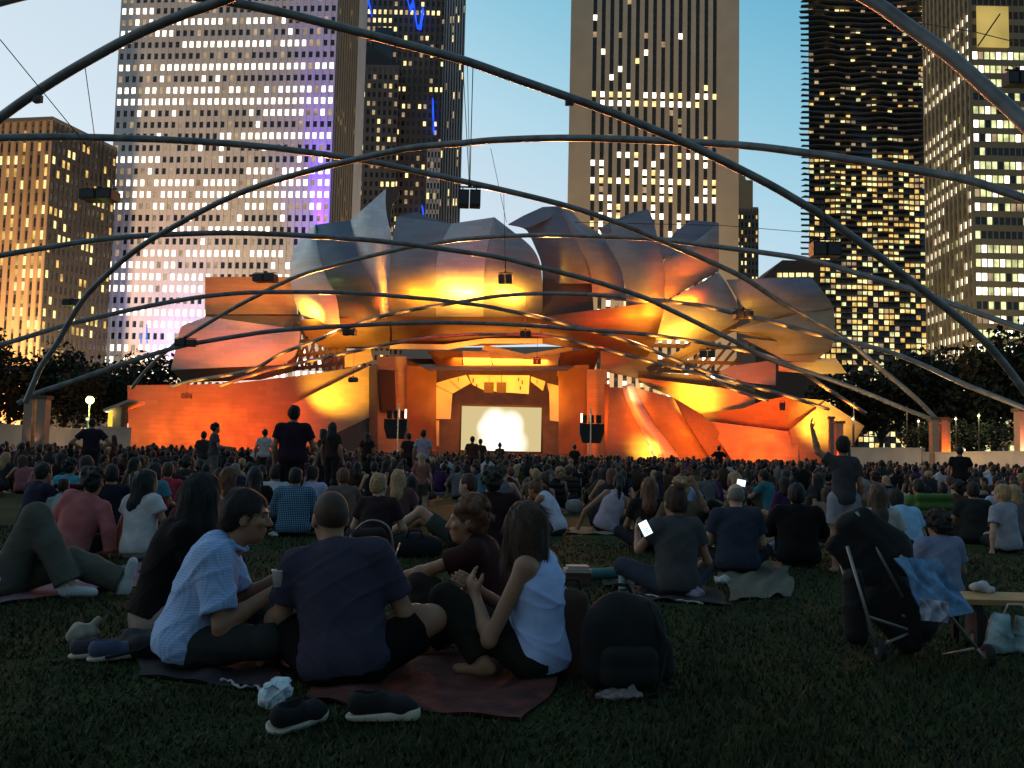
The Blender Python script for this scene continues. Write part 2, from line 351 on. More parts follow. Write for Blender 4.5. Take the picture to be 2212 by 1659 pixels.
# lower walls, west
facet([(275,832),(400,831),(505,828),(640,812),(800,789),(800,850),(660,1003),(280,1003)], 104.4, 1.9, 0, mat=SWALL, name='side_wall', label='long orange west wall')
facet([(800,789),(628,875),(630,968),(653,970),(797,902)], 105, 2.2, -.5, mat=GOLDW, name='side_wall', label='bright yellow slanting west panel')
facet([(797,902),(653,970),(650,1003),(800,1003)], 105.3, 2.2, -.5, mat=DKSTEEL, name='side_wall')
facet([(280,944),(440,944),(440,1003),(284,1003)], 102.2, 1.9, 0, mat=CONC, name='plinth')
facet([(797,792),(814,786),(816,1003),(797,1003)], 107, 3, 0, mat=DKSTEEL, name='pillar')
# west and east stage wings
facet([(814,770),(878,770),(878,1003),(814,1003)], 112, 2, 0, mat=GOLDW, name='stage_wing')
facet([(818,798),(852,800),(855,892),(824,890)], 111.3, 2, 0, mat=BLACK, name='stage_grille')
facet([(745,760),(800,752),(806,778),(745,798)], 109, 1, 0, mat=GOLDW)
facet([(878,790),(942,792),(942,1003),(878,1003)], 113, 4, 0, mat=FIR, name='stage_wing')
facet([(1207,790),(1272,788),(1272,1003),(1207,1003)], 113.5, -4, 0, mat=FIR, name='stage_wing')
facet([(1268,798),(1312,798),(1312,1003),(1268,1003)], 111.5, -1, 0, mat=GOLDW, name='stage_wing')
facet([(1298,760),(1420,760),(1420,826),(1298,800)], 111.8, -1, 0, mat=GOLDW, name='stage_wing')
# stage box
facet([(940,795),(1210,795),(1210,985),(940,985)], 127, 0, 0, mat=DARKWALL, name='back_wall')
facet([(880,775),(1270,775),(1225,800),(925,800)], 118, 0, -60, mat=FIR, name='stage_ceiling')
fl = MB(); A, B = P(876, 978, 111), P(1280, 982, 111)
zt = 1.45; fl.prism([(A.x, 111), (B.x, 111), (B.x, 128), (A.x, 128)], 0, zt); fl.build('stage_floor', FIR, SHELL)
facet([(938,829),(976,826),(977,849),(973,905),(936,905)], 121, 3, 0, mat=CREAM, name='acoustic_panel')
facet([(1181,827),(1208,834),(1208,911),(1188,908),(1187,849)], 121, -3, 0, mat=CREAM, name='acoustic_panel')
facet([(970,819),(1007,810),(1017,827),(995,840)], 120, 0, 3, mat=CREAM, name='acoustic_panel')
facet([(938,829),(970,819),(995,840),(977,850)], 120.6, 2, 3, mat=CREAM, name='acoustic_panel')
facet([(1012,810),(1144,811),(1142,851),(1048,844),(1020,830)], 120, 0, 3, mat=CREAM, name='acoustic_panel')
facet([(1147,813),(1178,824),(1173,844),(1147,824)], 120, 0, 3, mat=CREAM, name='acoustic_panel')
facet([(897,913),(948,908),(948,964),(897,960)], 116, 2, 0, mat=CREAM, name='acoustic_panel')
facet([(1214,920),(1249,918),(1241,974),(1210,974)], 116, -2, 0, mat=CREAM, name='acoustic_panel')
for q in ([(999,758),(1058,760),(1063,790),(1002,797)], [(1058,760),(1134,768),(1134,800),(1065,788)], [(1134,766),(1210,761),(1203,800),(1134,800)], [(923,758),(997,758),(999,797),(945,792)], [(1212,760),(1300,752),(1280,808),(1203,812)]):
    facet(q, 116, 0, 4, mat=CREAM if q[0][0] in (999, 1058, 1134) else FIR, name='ceiling_reflector')  # lit reflectors made cream, dark ones wood: stage light put into the material
facet([(1048,744),(1134,765),(1236,748),(1236,757),(1134,776),(1040,755)], 113, 0, 4, mat=CREAM, name='ceiling_reflector')
facet([(868,752),(1262,748),(1262,775),(868,775)], 124, 0, -30, mat=FIR, name='stage_ceiling')
facet([(876,795),(940,795),(1210,795),(1274,795),(1274,768),(876,768)], 126, 0, 0, mat=FIR, name='stage_header')
# notation-like dark strokes on the boards (real thin bars screwed to the panels)
for (u, v, w_, h_) in ((1022,822,3,10),(1030,833,3,8),(1120,820,3,7),(1128,826,3,9),(1124,838,3,8),(905,922,4,5),(909,931,5,3),(903,938,4,6),(1236,925,3,8),(1232,938,7,2.5),(1230,946,7,2.5),(1232,954,6,2.5),(990,820,2,8),(1160,824,2,9)):
    dd = 115.4 if v > 900 else 119.0
    marks = MB(); marks.box(P(u, v, dd), (w_*.058, .06, h_*.058)); marks.build('mark', BLACK, SHELL)
# east lower walls
facet([(1306,830),(1317,829),(1318,1003),(1306,1003)], 108, 0, 0, mat=DKSTEEL, name='pillar')
sail([(1316,836),(1314,880),(1312,930),(1310,1003)], [(1346,838),(1366,890),(1392,945),(1420,1006)], 108, 106, .3, mat=SWALL, name='side_wall', label='leaning orange panel beside the stage')
sail([(1345,833),(1352,865),(1373,907),(1401,956),(1424,1005)], [(1368,828),(1388,872),(1415,917),(1450,960),(1480,1005)], 105.6, 106.4, 1.1, mat=STEELW, name='side_wall', label='curved leaning fin with a pale shiny top')
sail([(1369,836),(1390,872),(1415,917),(1450,960),(1480,1005)], [(1458,860),(1495,900),(1530,942),(1560,972),(1600,1006)], 106.2, 105.6, .3, mat=SWALL, name='side_wall')
facet([(1457,860),(1517,896),(1560,940),(1602,1006),(1546,1006),(1518,965),(1482,910)], 103.6, 1.0, 0, mat=DKSTEEL, name='side_wall', label='dark blade between the east panels')
sail([(1375,815),(1400,835),(1440,850),(1470,870),(1512,896)], [(1496,830),(1560,838),(1640,855),(1625,872),(1603,886)], 107.5, 106.5, .4, mat=GOLDW, name='side_wall', label='golden upper east panel')
facet([(1510,893),(1605,882),(1648,866),(1690,857),(1785,865),(1704,932),(1531,912)], 104, -2.0, 3, mat=SWALL, name='side_wall', label='deep red upper facet of the east wall')
facet([(1517,898),(1531,910),(1704,932),(1726,936),(1724,1010),(1592,1010)], 102.6, -1.5, -.5, mat=SWALL, name='side_wall', label='wide orange facet of the east wall')
facet([(1783,866),(1867,920),(1844,959),(1790,1012),(1722,1012),(1705,930)], 100.5, -1.0, .5, mat=SWALL, name='side_wall', label='yellow end facet of the east wall')
facet([(1553,805),(1577,791),(1676,777),(1676,833),(1612,826)], 107, .5, 0, mat=STEELD, name='steel_panel')
facet([(1380,800),(1440,806),(1520,812),(1600,836),(1660,858),(1480,842),(1380,826)], 108.5, .5, 0, mat=DKSTEEL)
# LED screen
SCR = empty('video_screen', P(1083, 976, 118.5)); tag(SCR, 'large glaring video screen at the back of the stage', 'screen')
def screen_mat():
    m = bpy.data.materials.new('screen_picture'); m.use_nodes = True; nt = m.node_tree; N = nt.nodes; L = nt.links
    N.remove(N['Principled BSDF']); e = N.new('ShaderNodeEmission'); L.new(e.outputs[0], N['Material Output'].inputs['Surface'])
    tc = N.new('ShaderNodeTexCoord'); sp = N.new('ShaderNodeSeparateXYZ'); L.new(tc.outputs['Generated'], sp.inputs[0])
    def ellipse(cx, cz, rx, rz):
        out = None
        for i, c, r_ in (('X', cx, rx), ('Z', cz, rz)):
            a = N.new('ShaderNodeMath'); a.operation = 'SUBTRACT'; a.inputs[1].default_value = c; L.new(sp.outputs[i], a.inputs[0])
            b = N.new('ShaderNodeMath'); b.operation = 'DIVIDE'; b.inputs[1].default_value = r_; L.new(a.outputs[0], b.inputs[0])
            q = N.new('ShaderNodeMath'); q.operation = 'POWER'; q.inputs[1].default_value = 2; 
            ab = N.new('ShaderNodeMath'); ab.operation = 'ABSOLUTE'; L.new(b.outputs[0], ab.inputs[0]); L.new(ab.outputs[0], q.inputs[0])
            if out is None: out = q
            else:
                s_ = N.new('ShaderNodeMath'); s_.operation = 'ADD'; L.new(out.outputs[0], s_.inputs[0]); L.new(q.outputs[0], s_.inputs[1]); out = s_
        return out
    prev = None
    for a in ((.42, .66, .19, .36), (.45, .30, .26, .48), (.62, .60, .18, .36), (.60, .18, .26, .42), (.34, .52, .16, .26), (.66, .28, .12, .56), (.5, .0, .30, .30)):
        q = ellipse(*a)
        if prev is None: prev = q
        else:
            mn = N.new('ShaderNodeMath'); mn.operation = 'SMOOTH_MIN'; mn.inputs[2].default_value = .8
            L.new(prev.outputs[0], mn.inputs[0]); L.new(q.outputs[0], mn.inputs[1]); prev = mn
    rp = N.new('ShaderNodeValToRGB'); el = rp.color_ramp.elements
    el[0].position = .10; el[0].color = (1.5, 1.42, 1.2, 1); el[1].position = 1.0; el[1].color = (.70, .55, .27, 1)
    L.new(prev.outputs[0], rp.inputs[0]); L.new(rp.outputs[0], e.inputs['Color']); e.inputs['Strength'].default_value = 1.0
    return m
pn = MB(); a, b = P(998, 877, 118.4), P(1168, 976, 118.4)
pn.box(((a.x+b.x)/2, 118.4, (a.z+b.z)/2), (b.x-a.x, .12, a.z-b.z)); pn.build('display_panel', screen_mat(), SCR)
fr = MB(); cx_, cz_ = (a.x+b.x)/2, (a.z+b.z)/2; w_, h_ = b.x-a.x, a.z-b.z
for sx in (-1, 1): fr.box((cx_+sx*(w_/2+.12), 118.45, cz_), (.22, .3, h_+.5))
for sz in (-1, 1): fr.box((cx_, 118.45, cz_+sz*(h_/2+.12)), (w_+.0, .3, .22))
fr.build('screen_frame', BLACK, SCR)
for sx in (-.35, .35):
    st = MB(); st.box((cx_+sx*w_, 118.9, (zt+b.z)/2), (.2, .2, max(.3, b.z-zt+.4))); st.build('screen_stand', BLACK, SCR)
# ---------------------------------------------------------------- stage and flood lamps
OR = (1.0, .115, .002); AM = (1.0, .29, .008); RD = (1.0, .06, .003); WW = (1.0, .55, .18); PK = (1.0, .16, .12)
def spot(u, v, d, tu, tv, td, col, pw, ang=50, size=.5, blend=.9): return lamp('SPOT', 'flood_lamp', P(u, v, d), col, pw, P(tu, tv, td), size, ang, blend)
YE = (1.0, .43, .03); KL = .60
spot(672, 716, 103.5, 676, 666, 108, YE, 34000*KL, 40); spot(770, 720, 101, 772, 682, 106, RD, 4500*KL, 36); spot(826, 690, 103, 826, 645, 106, OR, 3500*KL, 40)
def strip(u0, u1, v, d, tu, tv, td, col, pw, w_=.5):
    a, b = P(u0, v, d), P(u1, v, d); return lamp('AREA', 'flood_strip', (a+b)/2, col, pw, P(tu, tv, td), (b-a).length, sy=w_)
strip(865, 930, 652, 103.6, 895, 618, 105.2, AM, 600); strip(955, 1035, 648, 103.0, 995, 616, 104.4, YE, 1700); strip(1060, 1140, 650, 103.3, 1085, 618, 105, YE, 1300)
spot(1010, 690, 92, 1010, 580, 105, PK, 6500*KL, 46)
strip(1350, 1425, 686, 101.8, 1392, 662, 104, AM, 650); spot(1385, 696, 100, 1410, 666, 104, YE, 17000*KL, 30); spot(1300, 745, 96, 1310, 700, 105, RD, 9000*KL, 60); strip(1440, 1500, 652, 102.0, 1478, 610, 104, OR, 2100)
strip(1430, 1530, 738, 100.8, 1490, 712, 102.4, YE, 1200); spot(1660, 800, 98, 1690, 752, 101.5, (1, .5, .12), 900*KL, 60)
spot(960, 760, 92, 960, 705, 105, RD, 5000*KL, 85); spot(1140, 760, 92, 1140, 705, 105, RD, 4000*KL, 85); spot(700, 745, 98, 690, 715, 107, RD, 5000*KL, 70)
spot(540, 640, 103, 540, 640, 112, AM, 5500*KL, 95); spot(500, 790, 100, 520, 745, 108, PK, 4200*KL, 80)
spot(400, 930, 92, 390, 890, 101, OR, 13000*KL*1.3, 100); spot(520, 900, 92, 540, 860, 104, OR, 17000*KL*1.3, 100); spot(330, 930, 90, 310, 890, 100, OR, 6000*KL*1.3, 90); spot(560, 960, 95, 580, 930, 104, RD, 9000*KL*1.3, 90)
spot(690, 870, 100, 725, 832, 105, YE, 27000*KL, 84)
spot(1345, 900, 101, 1345, 900, 107, OR, 8000*KL*1.35, 90); spot(1385, 850, 101.5, 1372, 850, 105.6, WW, 4200*KL*1.35, 40); spot(1415, 1000, 102, 1392, 970, 106.4, YE, 16000*KL*1.35, 50)
spot(1480, 960, 98, 1470, 920, 105, OR, 12000*KL*1.35, 95); spot(1510, 862, 102, 1500, 856, 107, YE, 14000*KL*1.35, 84)
spot(1640, 960, 93, 1640, 955, 102, OR, 18000*KL*1.35, 95); spot(1660, 930, 97, 1640, 895, 103, RD, 11000*KL*1.35, 85); spot(1755, 930, 95.5, 1780, 905, 100, YE, 19000*KL*1.35, 74); spot(1560, 960, 94, 1560, 950, 103, OR, 9000*KL*1.35, 90)
lamp('AREA', 'stage_wash', P(1080, 800, 115), (1, .30, .03), 3200, P(1080, 900, 125), 12, sy=4)
lamp('AREA', 'stage_uplight', P(1080, 900, 112), (1, .34, .035), 2400, P(1080, 760, 117), 10, sy=3)
lamp('AREA', 'stage_uplight', P(1080, 775, 107.8), (1, .34, .04), 700, P(1080, 740, 108.6), 14, sy=1)
lamp('AREA', 'wing_wash', P(905, 860, 107), (1, .14, .006), 420, P(905, 900, 113), 6, sy=8)
lamp('AREA', 'wing_wash', P(1245, 860, 107), (1, .14, .006), 420, P(1245, 900, 113), 6, sy=8)
# ---------------------------------------------------------------- towers
LITW = glow('lit_room_white', (1.0, .90, .68), 3.6, .5, .35); LITY = glow('lit_room_yellow', (1.0, .78, .32), 1.5, .5, .3)
LITD = glow('lit_room_dim', (1.0, .72, .42), .42, .5, .3); LITG = glow('lit_room_greenish', (.86, .88, .42), 1.1, .6, .3)
LITO = glow('lit_room_amber', (1.0, .62, .18), .9, .6, .3)
PANE = pm('dark_pane', (.018, .022, .032), .12, var=.3, scale=.3, spec=.6); PANEB = pm('blue_pane', (.03, .05, .09), .08, metal=.3, var=.3, scale=.05, spec=.8)
NEON = glow('blue_neon', (.02, .10, 1.0), 1.3, .5, .2)
def facade(B, A, C, z0, z1, ncol, rowh, pick, wf=.55, hf=.55, wall=None, pier_mat=None, pier=.45, span=.18, pw=None, edge=0.0, n_parts=100, zvis=None, name='facade', frame=False, rowoff=0.0):
    """One face of a tower from A to C (seen left to right): piers and spandrels stand proud of recessed panes."""
    A, C = Vector((A[0], A[1], 0)), Vector((C[0], C[1], 0)); t = (C-A); Lh = t.length; t /= Lh; n = Vector((t.y, -t.x, 0))
    ang = math.atan2(t.y, t.x); M = Matrix.Rotation(ang, 3, 'Z'); cw = (Lh-2*edge)/ncol; nrow = int((z1-z0-rowoff)/rowh)
    pw = pw or cw*(1-wf); wl = MB(); pr = MB()
    def bx(mb, x0, x1, y, zz0, zz1): mb.box(A + t*((x0+x1)/2) + n*(y/2) + Vector((0, 0, (zz0+zz1)/2)), (x1-x0, y, zz1-zz0), M)
    for i in range(ncol+1):
        x = edge + i*cw; lo, hi = (0, x+pw/2) if i == 0 else ((x-pw/2, Lh) if i == ncol else (x-pw/2, x+pw/2))
        bx(pr, lo, hi, pier, z0, z1)
    for r in range(nrow+1):
        zb = z0 + rowoff + r*rowh; bx(wl, pw/2, Lh-pw/2, span, zb-rowh*(1-hf)/2, zb+rowh*(1-hf)/2)
    pr.build('pier', pier_mat or wall, B); wl.build('spandrel', wall, B)
    zvis = zvis or z1; cells = []
    for r in range(nrow):
        for c in range(ncol):
            zc = z0 + rowoff + (r+.5)*rowh
            if zc > zvis: continue
            cells.append((pick(r, c), r, c, zc))
    cells.sort(key=lambda q: (0 if q[0] not in (PANE, PANEB) else 1, rnd.random()))
    wv, hv = cw*wf*.98/2, rowh*hf*.98/2; proto = {}; rest = MB(); rmats = []
    for k, (m, r, c, zc) in enumerate(cells):
        p = A + t*(edge+(c+.5)*cw) + n*.05; p.z = zc
        if k < n_parts:
            if m.name not in proto:
                me = bpy.data.meshes.new('window'); me.from_pydata([(-wv, 0, -hv), (wv, 0, -hv), (wv, 0, hv), (-wv, 0, hv)], [], [(0, 1, 2, 3)]); me.materials.append(m); proto[m.name] = me
            o = bpy.data.objects.new('window', proto[m.name]); COL.objects.link(o); o.parent = B; o.location = p - Vector(B.location); o.rotation_euler = (0, 0, ang)
            if m in (LITW, LITY, LITG): o['label'] = 'lit window'
        else:
            if m not in rmats: rmats.append(m)
            X = t*wv; Z = Vector((0, 0, hv)); rest.quad(p-X-Z, p+X-Z, p+X+Z, p-X+Z, rmats.index(m))
    if rest.v:
        o = rest.build('window', rmats, B); o['kind'] = 'stuff'
def tower(name, base_u, d, label, cat='tower', grp=None):
    e = empty(name, GP(base_u, d)); tag(e, label, cat, grp); return e
def xy(u, d): p = P(u, 600, d); return (p.x, p.y)
def back(A, C, depth):
    k = 1+depth/A[1]; m = (A[0]+C[0])/2*k; return [A, C, (m+(C[0]*k-m)*.96, C[1]*k), (m+(A[0]*k-m)*.96, A[1]*k)]
def rowpick(seed, rows, base=.06, lit=LITW, dim=LITD, dark=PANE, seg=(3, 14)):
    rr = random.Random(seed); tab = {}
    def f(r, c):
        if r not in tab:
            q = rows(r, rr) if callable(rows) else rows; a = []; state = rr.random() < q
            while len(a) < 80:
                ln = rr.randint(*seg); a += [(state, rr.random() < .55)]*ln; state = rr.random() < q
            tab[r] = a
        s, _ = tab[r][c]
        if s: return lit if rr.random() < .88 else dim
        x = rr.random()
        return lit if x < base else (dim if x < base*3 else dark)
    return f
WALLP = pm('pale_granite', (.66, .61, .59), .8, var=.1, scale=.12, bump=.1, bscale=2); WALLB = pm('brown_stone', (.50, .32, .18), .8, var=.12, scale=.1)
WALLA = pm('warm_white_granite', (.60, .47, .33), .75, var=.08, scale=.1); WALLD = pm('grey_brown_stone', (.17, .14, .12), .7, var=.15, scale=.1)
WALLS = pm('silver_stripe', (.30, .31, .33), .5, metal=.3, var=.1, scale=.2); DARKM = pm('dark_mullion', (.05, .05, .055), .5, metal=.3)
SLAB = pm('balcony_concrete', (.13, .115, .10), .8, var=.15, scale=.1); STONE8 = pm('bronze_pier', (.26, .20, .12), .6, var=.12, scale=.1)
# brown tower at the far west
B = tower('office_tower', 60, 265, 'brown office tower with pale vertical stripes behind the trees at the west edge')
a, c, e = xy(-70, 262), xy(94, 258), xy(236, 284)
mb = MB(); mb.prism([a, c, e, (e[0]-20, e[1]+30), (a[0], a[1]+40)], 0, 94.5); mb.build('core', WALLD, B)
facade(B, a, c, 0, 94.5, 10, 3.7, rowpick(1, .15, .12, LITY, LITO, PANE, (1, 3)), .5, .7, WALLD, WALLB, .6, .15, n_parts=45)
facade(B, c, e, 0, 94.5, 14, 3.7, rowpick(2, .10, .06, LITY, LITO, PANE, (1, 3)), .62, .6, pm('dark_spandrel', (.05, .04, .03), .7), pm('dark_pier', (.05, .045, .04), .7), .25, .12, n_parts=55)
mb = MB(); mb.prism([(a[0]-.1, a[1]-.65), (c[0]+.1, c[1]-.65), (e[0]+.2, e[1]), (e[0]-20, e[1]+30), (a[0], a[1]+40)], 94.6, 95.6); mb.build('parapet', WALLD, B)
# broad pale tower with rows of square windows
B = tower('office_tower', 470, 300, 'broad pale granite tower with rows of square lit windows and a violet lit edge')
a, c, e = xy(229, 300), xy(707, 294), xy(752, 324)
mb = MB(); mb.prism([a, c, e, (e[0], e[1]+20), (a[0]+4, a[1]+40)], 0, 184); mb.build('core', WALLP, B)
rowsel = {0: .2, 2: .9}
def prow(r, rr): return rr.choice([.05, .2, .45, .92, .8, .6, .95, .3])
facade(B, a, c, 0, 184, 31, 3.95, rowpick(11, prow, .08, LITW, LITD, PANE, (4, 14)), .56, .54, WALLP, WALLP, .5, .3, n_parts=75, zvis=158)
facade(B, c, e, 0, 184, 9, 3.95, rowpick(12, lambda r, q: .3 if r % 6 == 0 else .04, .04, LITY, LITD, PANE, (2, 5)), .4, .5, WALLD, pm('tan_granite', (.30, .22, .15), .8), .5, .25, n_parts=25, zvis=158)
# violet wash up its edge from a lamp on the low roof beside it
q = P(690, 640, 291); lamp('SPOT', 'violet_uplight', P(690, 600, 290.5), (.10, .008, 1.0), 900000, P(692, 380, 294.0), .4, 17, 1.0)
lamp('SPOT', 'violet_uplight', q + Vector((0, -10, -14)), (.10, .03, 1.0), 150000, P(690, 360, 296), .8, 36, .9)
q = P(400, 700, 291); lamp('SPOT', 'blue_uplight', q + Vector((0, -14, -16)), (.03, .17, 1.0), 42000, P(385, 690, 300), .8, 80, .9)
ns = MB()
for u, v0, v1 in ((318, 700, 742), (352, 690, 740), (372, 640, 700), (305, 720, 742)): ns.beam(P(u, v0, 298.6), P(u, v1, 298.6), .35)
ns.build('light_strip', glow('cyan_neon', (.03, .25, 1.0), .9, .4, .3), B)
# stepped dark tower
B = tower('office_tower', 850, 380, 'dark stepped tower with blue neon chevrons and scattered lit windows')
a, c = xy(748, 384), xy(948, 384)
mb = MB(); mb.prism(back(a, c, 40), 0, 260); mb.build('core', WALLD, B)
facade(B, a, c, 0, 200, 17, 3.8, rowpick(21, lambda r, q: .4 if r % 9 == 5 else .07, .06, LITY, LITD, PANE, (2, 5)), .55, .55, WALLD, WALLD, .7, .3, n_parts=60, zvis=200)
a2, c2 = xy(765, 372), xy(848, 372)
mb = MB(); mb.prism(back(a2, c2, 11), 0, 163); mb.build('lower_wing', WALLD, B)
mb = MB(); A2, C2 = Vector((*a2, 163)), Vector((*c2, 163)); mb.add([A2, C2, A2+Vector((0, 10, 0)), C2+Vector((0, 10, 0)), A2+Vector((3, 0, 9)), A2+Vector((3, 10, 9))], [(0, 1, 4), (2, 5, 3), (0, 4, 5, 2), (1, 3, 5, 4), (0, 2, 3, 1)]); mb.build('sloping_roof', DARKM, B)
facade(B, a2, c2, 0, 162, 7, 3.8, rowpick(22, .06, .07, LITY, LITD, PANE, (1, 3)), .55, .55, WALLD, WALLD, .6, .3, n_parts=40)
gb = MB(); p0, p1 = P(806, 205, 383.2), P(850, 62, 383.2); gb.box(((p0.x+p1.x)/2, 382.6, (p0.z+p1.z)/2), (p1.x-p0.x, .8, p1.z-p0.z)); gb.build('glass_bay', PANEB, B)
for pts in (((768, 60), (776, 8), (785, 52), (795, -5), (803, 34)), ((878, -10), (886, 22), (893, 4), (901, 58), (908, 60), (914, 20)), ((935, 215), (937, 288)), ((912, 445), (916, 470))):
    ns = MB()
    for (u0, v0), (u1, v1) in zip(pts[:-1], pts[1:]): ns.beam(P(u0, v0, 381.8), P(u1, v1, 381.8), 3.6, .5)
    ns.build('neon_strip', NEON, B)
# narrow pale striped slab
B = tower('office_tower', 968, 366, 'narrow silver slab with fine vertical stripes beside the dark stepped tower')
a, c = xy(944, 362), xy(990, 360)
mb = MB(); mb.prism(back(a, c, 25), 0, 250); mb.build('core', DARKM, B)
facade(B, a, c, 0, 250, 8, 4.0, rowpick(31, .04, .03, LITY, LITD, PANE, (1, 2)), .5, .72, DARKM, WALLS, .5, .1, n_parts=40, zvis=215)
a, c = xy(915, 356), xy(944, 356)
mb = MB(); mb.prism(back(a, c, 5), 0, 122); mb.build('low_block', WALLP, B)
facade(B, a, c, 0, 122, 4, 4.2, rowpick(32, .1, .05, LITY, LITD, PANE, (1, 2)), .7, .6, WALLP, WALLP, .3, .3, n_parts=20)
# tall white pier tower
B = tower('office_tower', 1410, 400, 'tall tower of warm white piers and dark window stripes with wide plain corners')
a, c = xy(1223, 400), xy(1594, 400)
mb = MB(); mb.prism(back(a, c, 60), 0, 346); mb.build('core', WALLA, B)
def apick(r, c, q=random.Random(41)):
    z = (r+.5)*3.95; v = 985 - (z-HC)*FPX/400
    if 160 < v < 216 and not (v < 178 and (c < 5 or c > 11)): pr_ = .85
    elif v > 345: pr_ = .66 if r % 2 else .34
    elif v > 310: pr_ = .4
    else: pr_ = .035
    if q.random() < pr_: return LITW if q.random() < .6 else LITY
    return LITD if q.random() < .05 else PANE
facade(B, a, c, 0, 346, 15, 3.95, apick, .46, .66, pm('dark_bronze', (.06, .045, .035), .6), WALLA, .9, .12, edge=9.0, n_parts=100, zvis=215)
# small brown tower behind it
B = tower('office_tower', 1615, 450, 'slender brown tower half hidden behind the white pier tower')
a, c = xy(1575, 450), xy(1638, 450)
mb = MB(); mb.prism(back(a, c, 20), 0, 128); mb.build('core', WALLB, B)
mb = MB(); mb.prism([(xy(1585, 451)), xy(1626, 451), xy(1626, 462), xy(1585, 462)], 128, 142); m0 = P(1600, 345, 455); mb.build('setback', WALLB, B)
mb = MB(); mb.lathe((m0.x, 455, 142), [(3.2, 0), (2.2, 3), (.2, 6)], 6); mb.build('finial', WALLB, B)
facade(B, a, c, 0, 127, 8, 3.9, rowpick(51, .12, .12, LITY, LITO, PANE, (1, 2)), .45, .5, WALLD, WALLD, .4, .2, n_parts=60)
# gabled block
B = tower('low_block', 1690, 190, 'small dark block with a sloping roof and lit top windows under the wavy tower')
a, c = xy(1632, 190), xy(1770, 190); z_ = P(1700, 615, 190).z; zt_ = P(1700, 562, 190).z
mb = MB(); p = [Vector((a[0], a[1], 0)), Vector((c[0], c[1], 0))]; x1 = P(1690, 562, 190).x
mb.add([(a[0],190,0),(c[0],190,0),(c[0],190,zt_),(x1,190,zt_),(a[0],190,z_),(a[0],206,0),(c[0],206,0),(c[0],206,zt_),(x1,206,zt_),(a[0],206,z_)], [(0,1,2,3,4),(9,8,7,6,5),(0,4,9,5),(4,3,8,9),(3,2,7,8),(2,1,6,7)]); mb.build('wall', pm('dark_brown_stone', (.10, .065, .045), .8), B)
for u in (1684, 1697, 1710, 1725, 1738, 1752):
    q = MB(); p = P(u, 594, 189.9); q.quad(p+Vector((-.5, 0, -.45)), p+Vector((.5, 0, -.45)), p+Vector((.5, 0, .45)), p+Vector((-.5, 0, .45))); q.build('window', LITY, B)
# wavy balcony tower
B = tower('apartment_tower', 1865, 470, 'dark apartment tower with rippling balcony slabs on every floor')
a, c = xy(1748, 474), xy(2000, 474)
mb = MB(); mb.prism(back(a, c, 40), 0, 260); mb.build('core', DARKM, B)
def qpick(r, c, q=random.Random(61)):
    z = (r+.5)*3.05; v = 985-(z-HC)*FPX/474
    g = math.sin(c*.9+r*.21)+math.sin(c*.35-r*.13+2)
    p_ = .10 if v < 270 else (.02 if v < 300 else (.40 + .16*(g > .3)))
    if q.random() < p_: return q.choice([LITY, LITY, LITO, LITO, LITG])
    return LITD if q.random() < .12 else (PANEB if math.sin(c*.55+1.3)+math.sin(r*.09+c*.2) > 1.0 else PANE)  # bluer panes in patches: sky reflection put into the glass colour
facade(B, a, c, 0, 258, 22, 3.05, qpick, .8, .8, DARKM, DARKM, .1, .1, n_parts=100, zvis=248)
bl = MB(); xl, xr = P(1735, 600, 470).x, P(2002, 600, 470).x
for r in range(85):
    z = r*3.05; n_ = 34; f, bk = [], []
    for i in range(n_+1):
        s = i/n_; x = xl+(xr-xl)*s
        y = 472.6 - 1.3*(1+math.sin(s*11+r*.16)*math.sin(s*5.3-r*.09+1)) - .8*(1+math.sin(s*23+r*.31))
        if i in (0, n_): x += (1.2*math.sin(r*.35) + .8*math.sin(r*.9))*(-1 if i == 0 else 1)
        f.append((x, y))
    pts = f + [(xr, 473.4), (xl, 473.4)]; bl.prism(pts, z-.18, z+.22)
bl.build('balcony_slab', SLAB, B)
# corner tower at the east edge
B = tower('office_tower', 2130, 255, 'bronze office tower at the east edge with greenish yellow lit floors')
a, c, e = xy(2004, 282), xy(2107, 250), xy(2290, 250)
mb = MB(); mb.prism([a, c, e, (e[0]*1.1, e[1]+40), (a[0]*1.2, a[1]*1.15)], 0, 190); mb.build('core', pm('dark_bronze_core', (.05, .042, .03), .6), B)
facade(B, a, c, 0, 150, 11, 3.95, rowpick(71, lambda r, q: .8 if r % 4 in (0, 1) else .35, .08, LITW, LITG, PANE, (2, 5)), .62, .5, STONE8, STONE8, .7, .15, n_parts=50, zvis=132)
def epick(r, c, q=random.Random(72), rows=random.Random(5)):
    x = q.random(); hot = (r*7 % 5) in (0, 1, 3) or r % 3 == 0
    return (LITG if x < .55 else LITW if x < .8 else LITD) if hot and x < .96 else (LITG if x < .3 else PANE)
facade(B, c, e, 0, 150, 14, 3.95, epick, .84, .55, STONE8, STONE8, .25, .2, n_parts=50, zvis=118)
q = MB(); p0, p1 = P(2110, 102, 249.6), P(2176, 16, 249.6); q.box(((p0.x+p1.x)/2, 249.3, (p0.z+p1.z)/2), (p1.x-p0.x, .5, p1.z-p0.z)); q.build('mechanical_panel', glow('dim_yellow_panel', (.62, .46, .13), .75, .25, .08), B)  # lit wall panel, its light put into the material as glow
q = MB(); q.beam(P(2112, 100, 248.9), P(2160, 30, 248.9), .35); q.build('cable', DARKM, B)
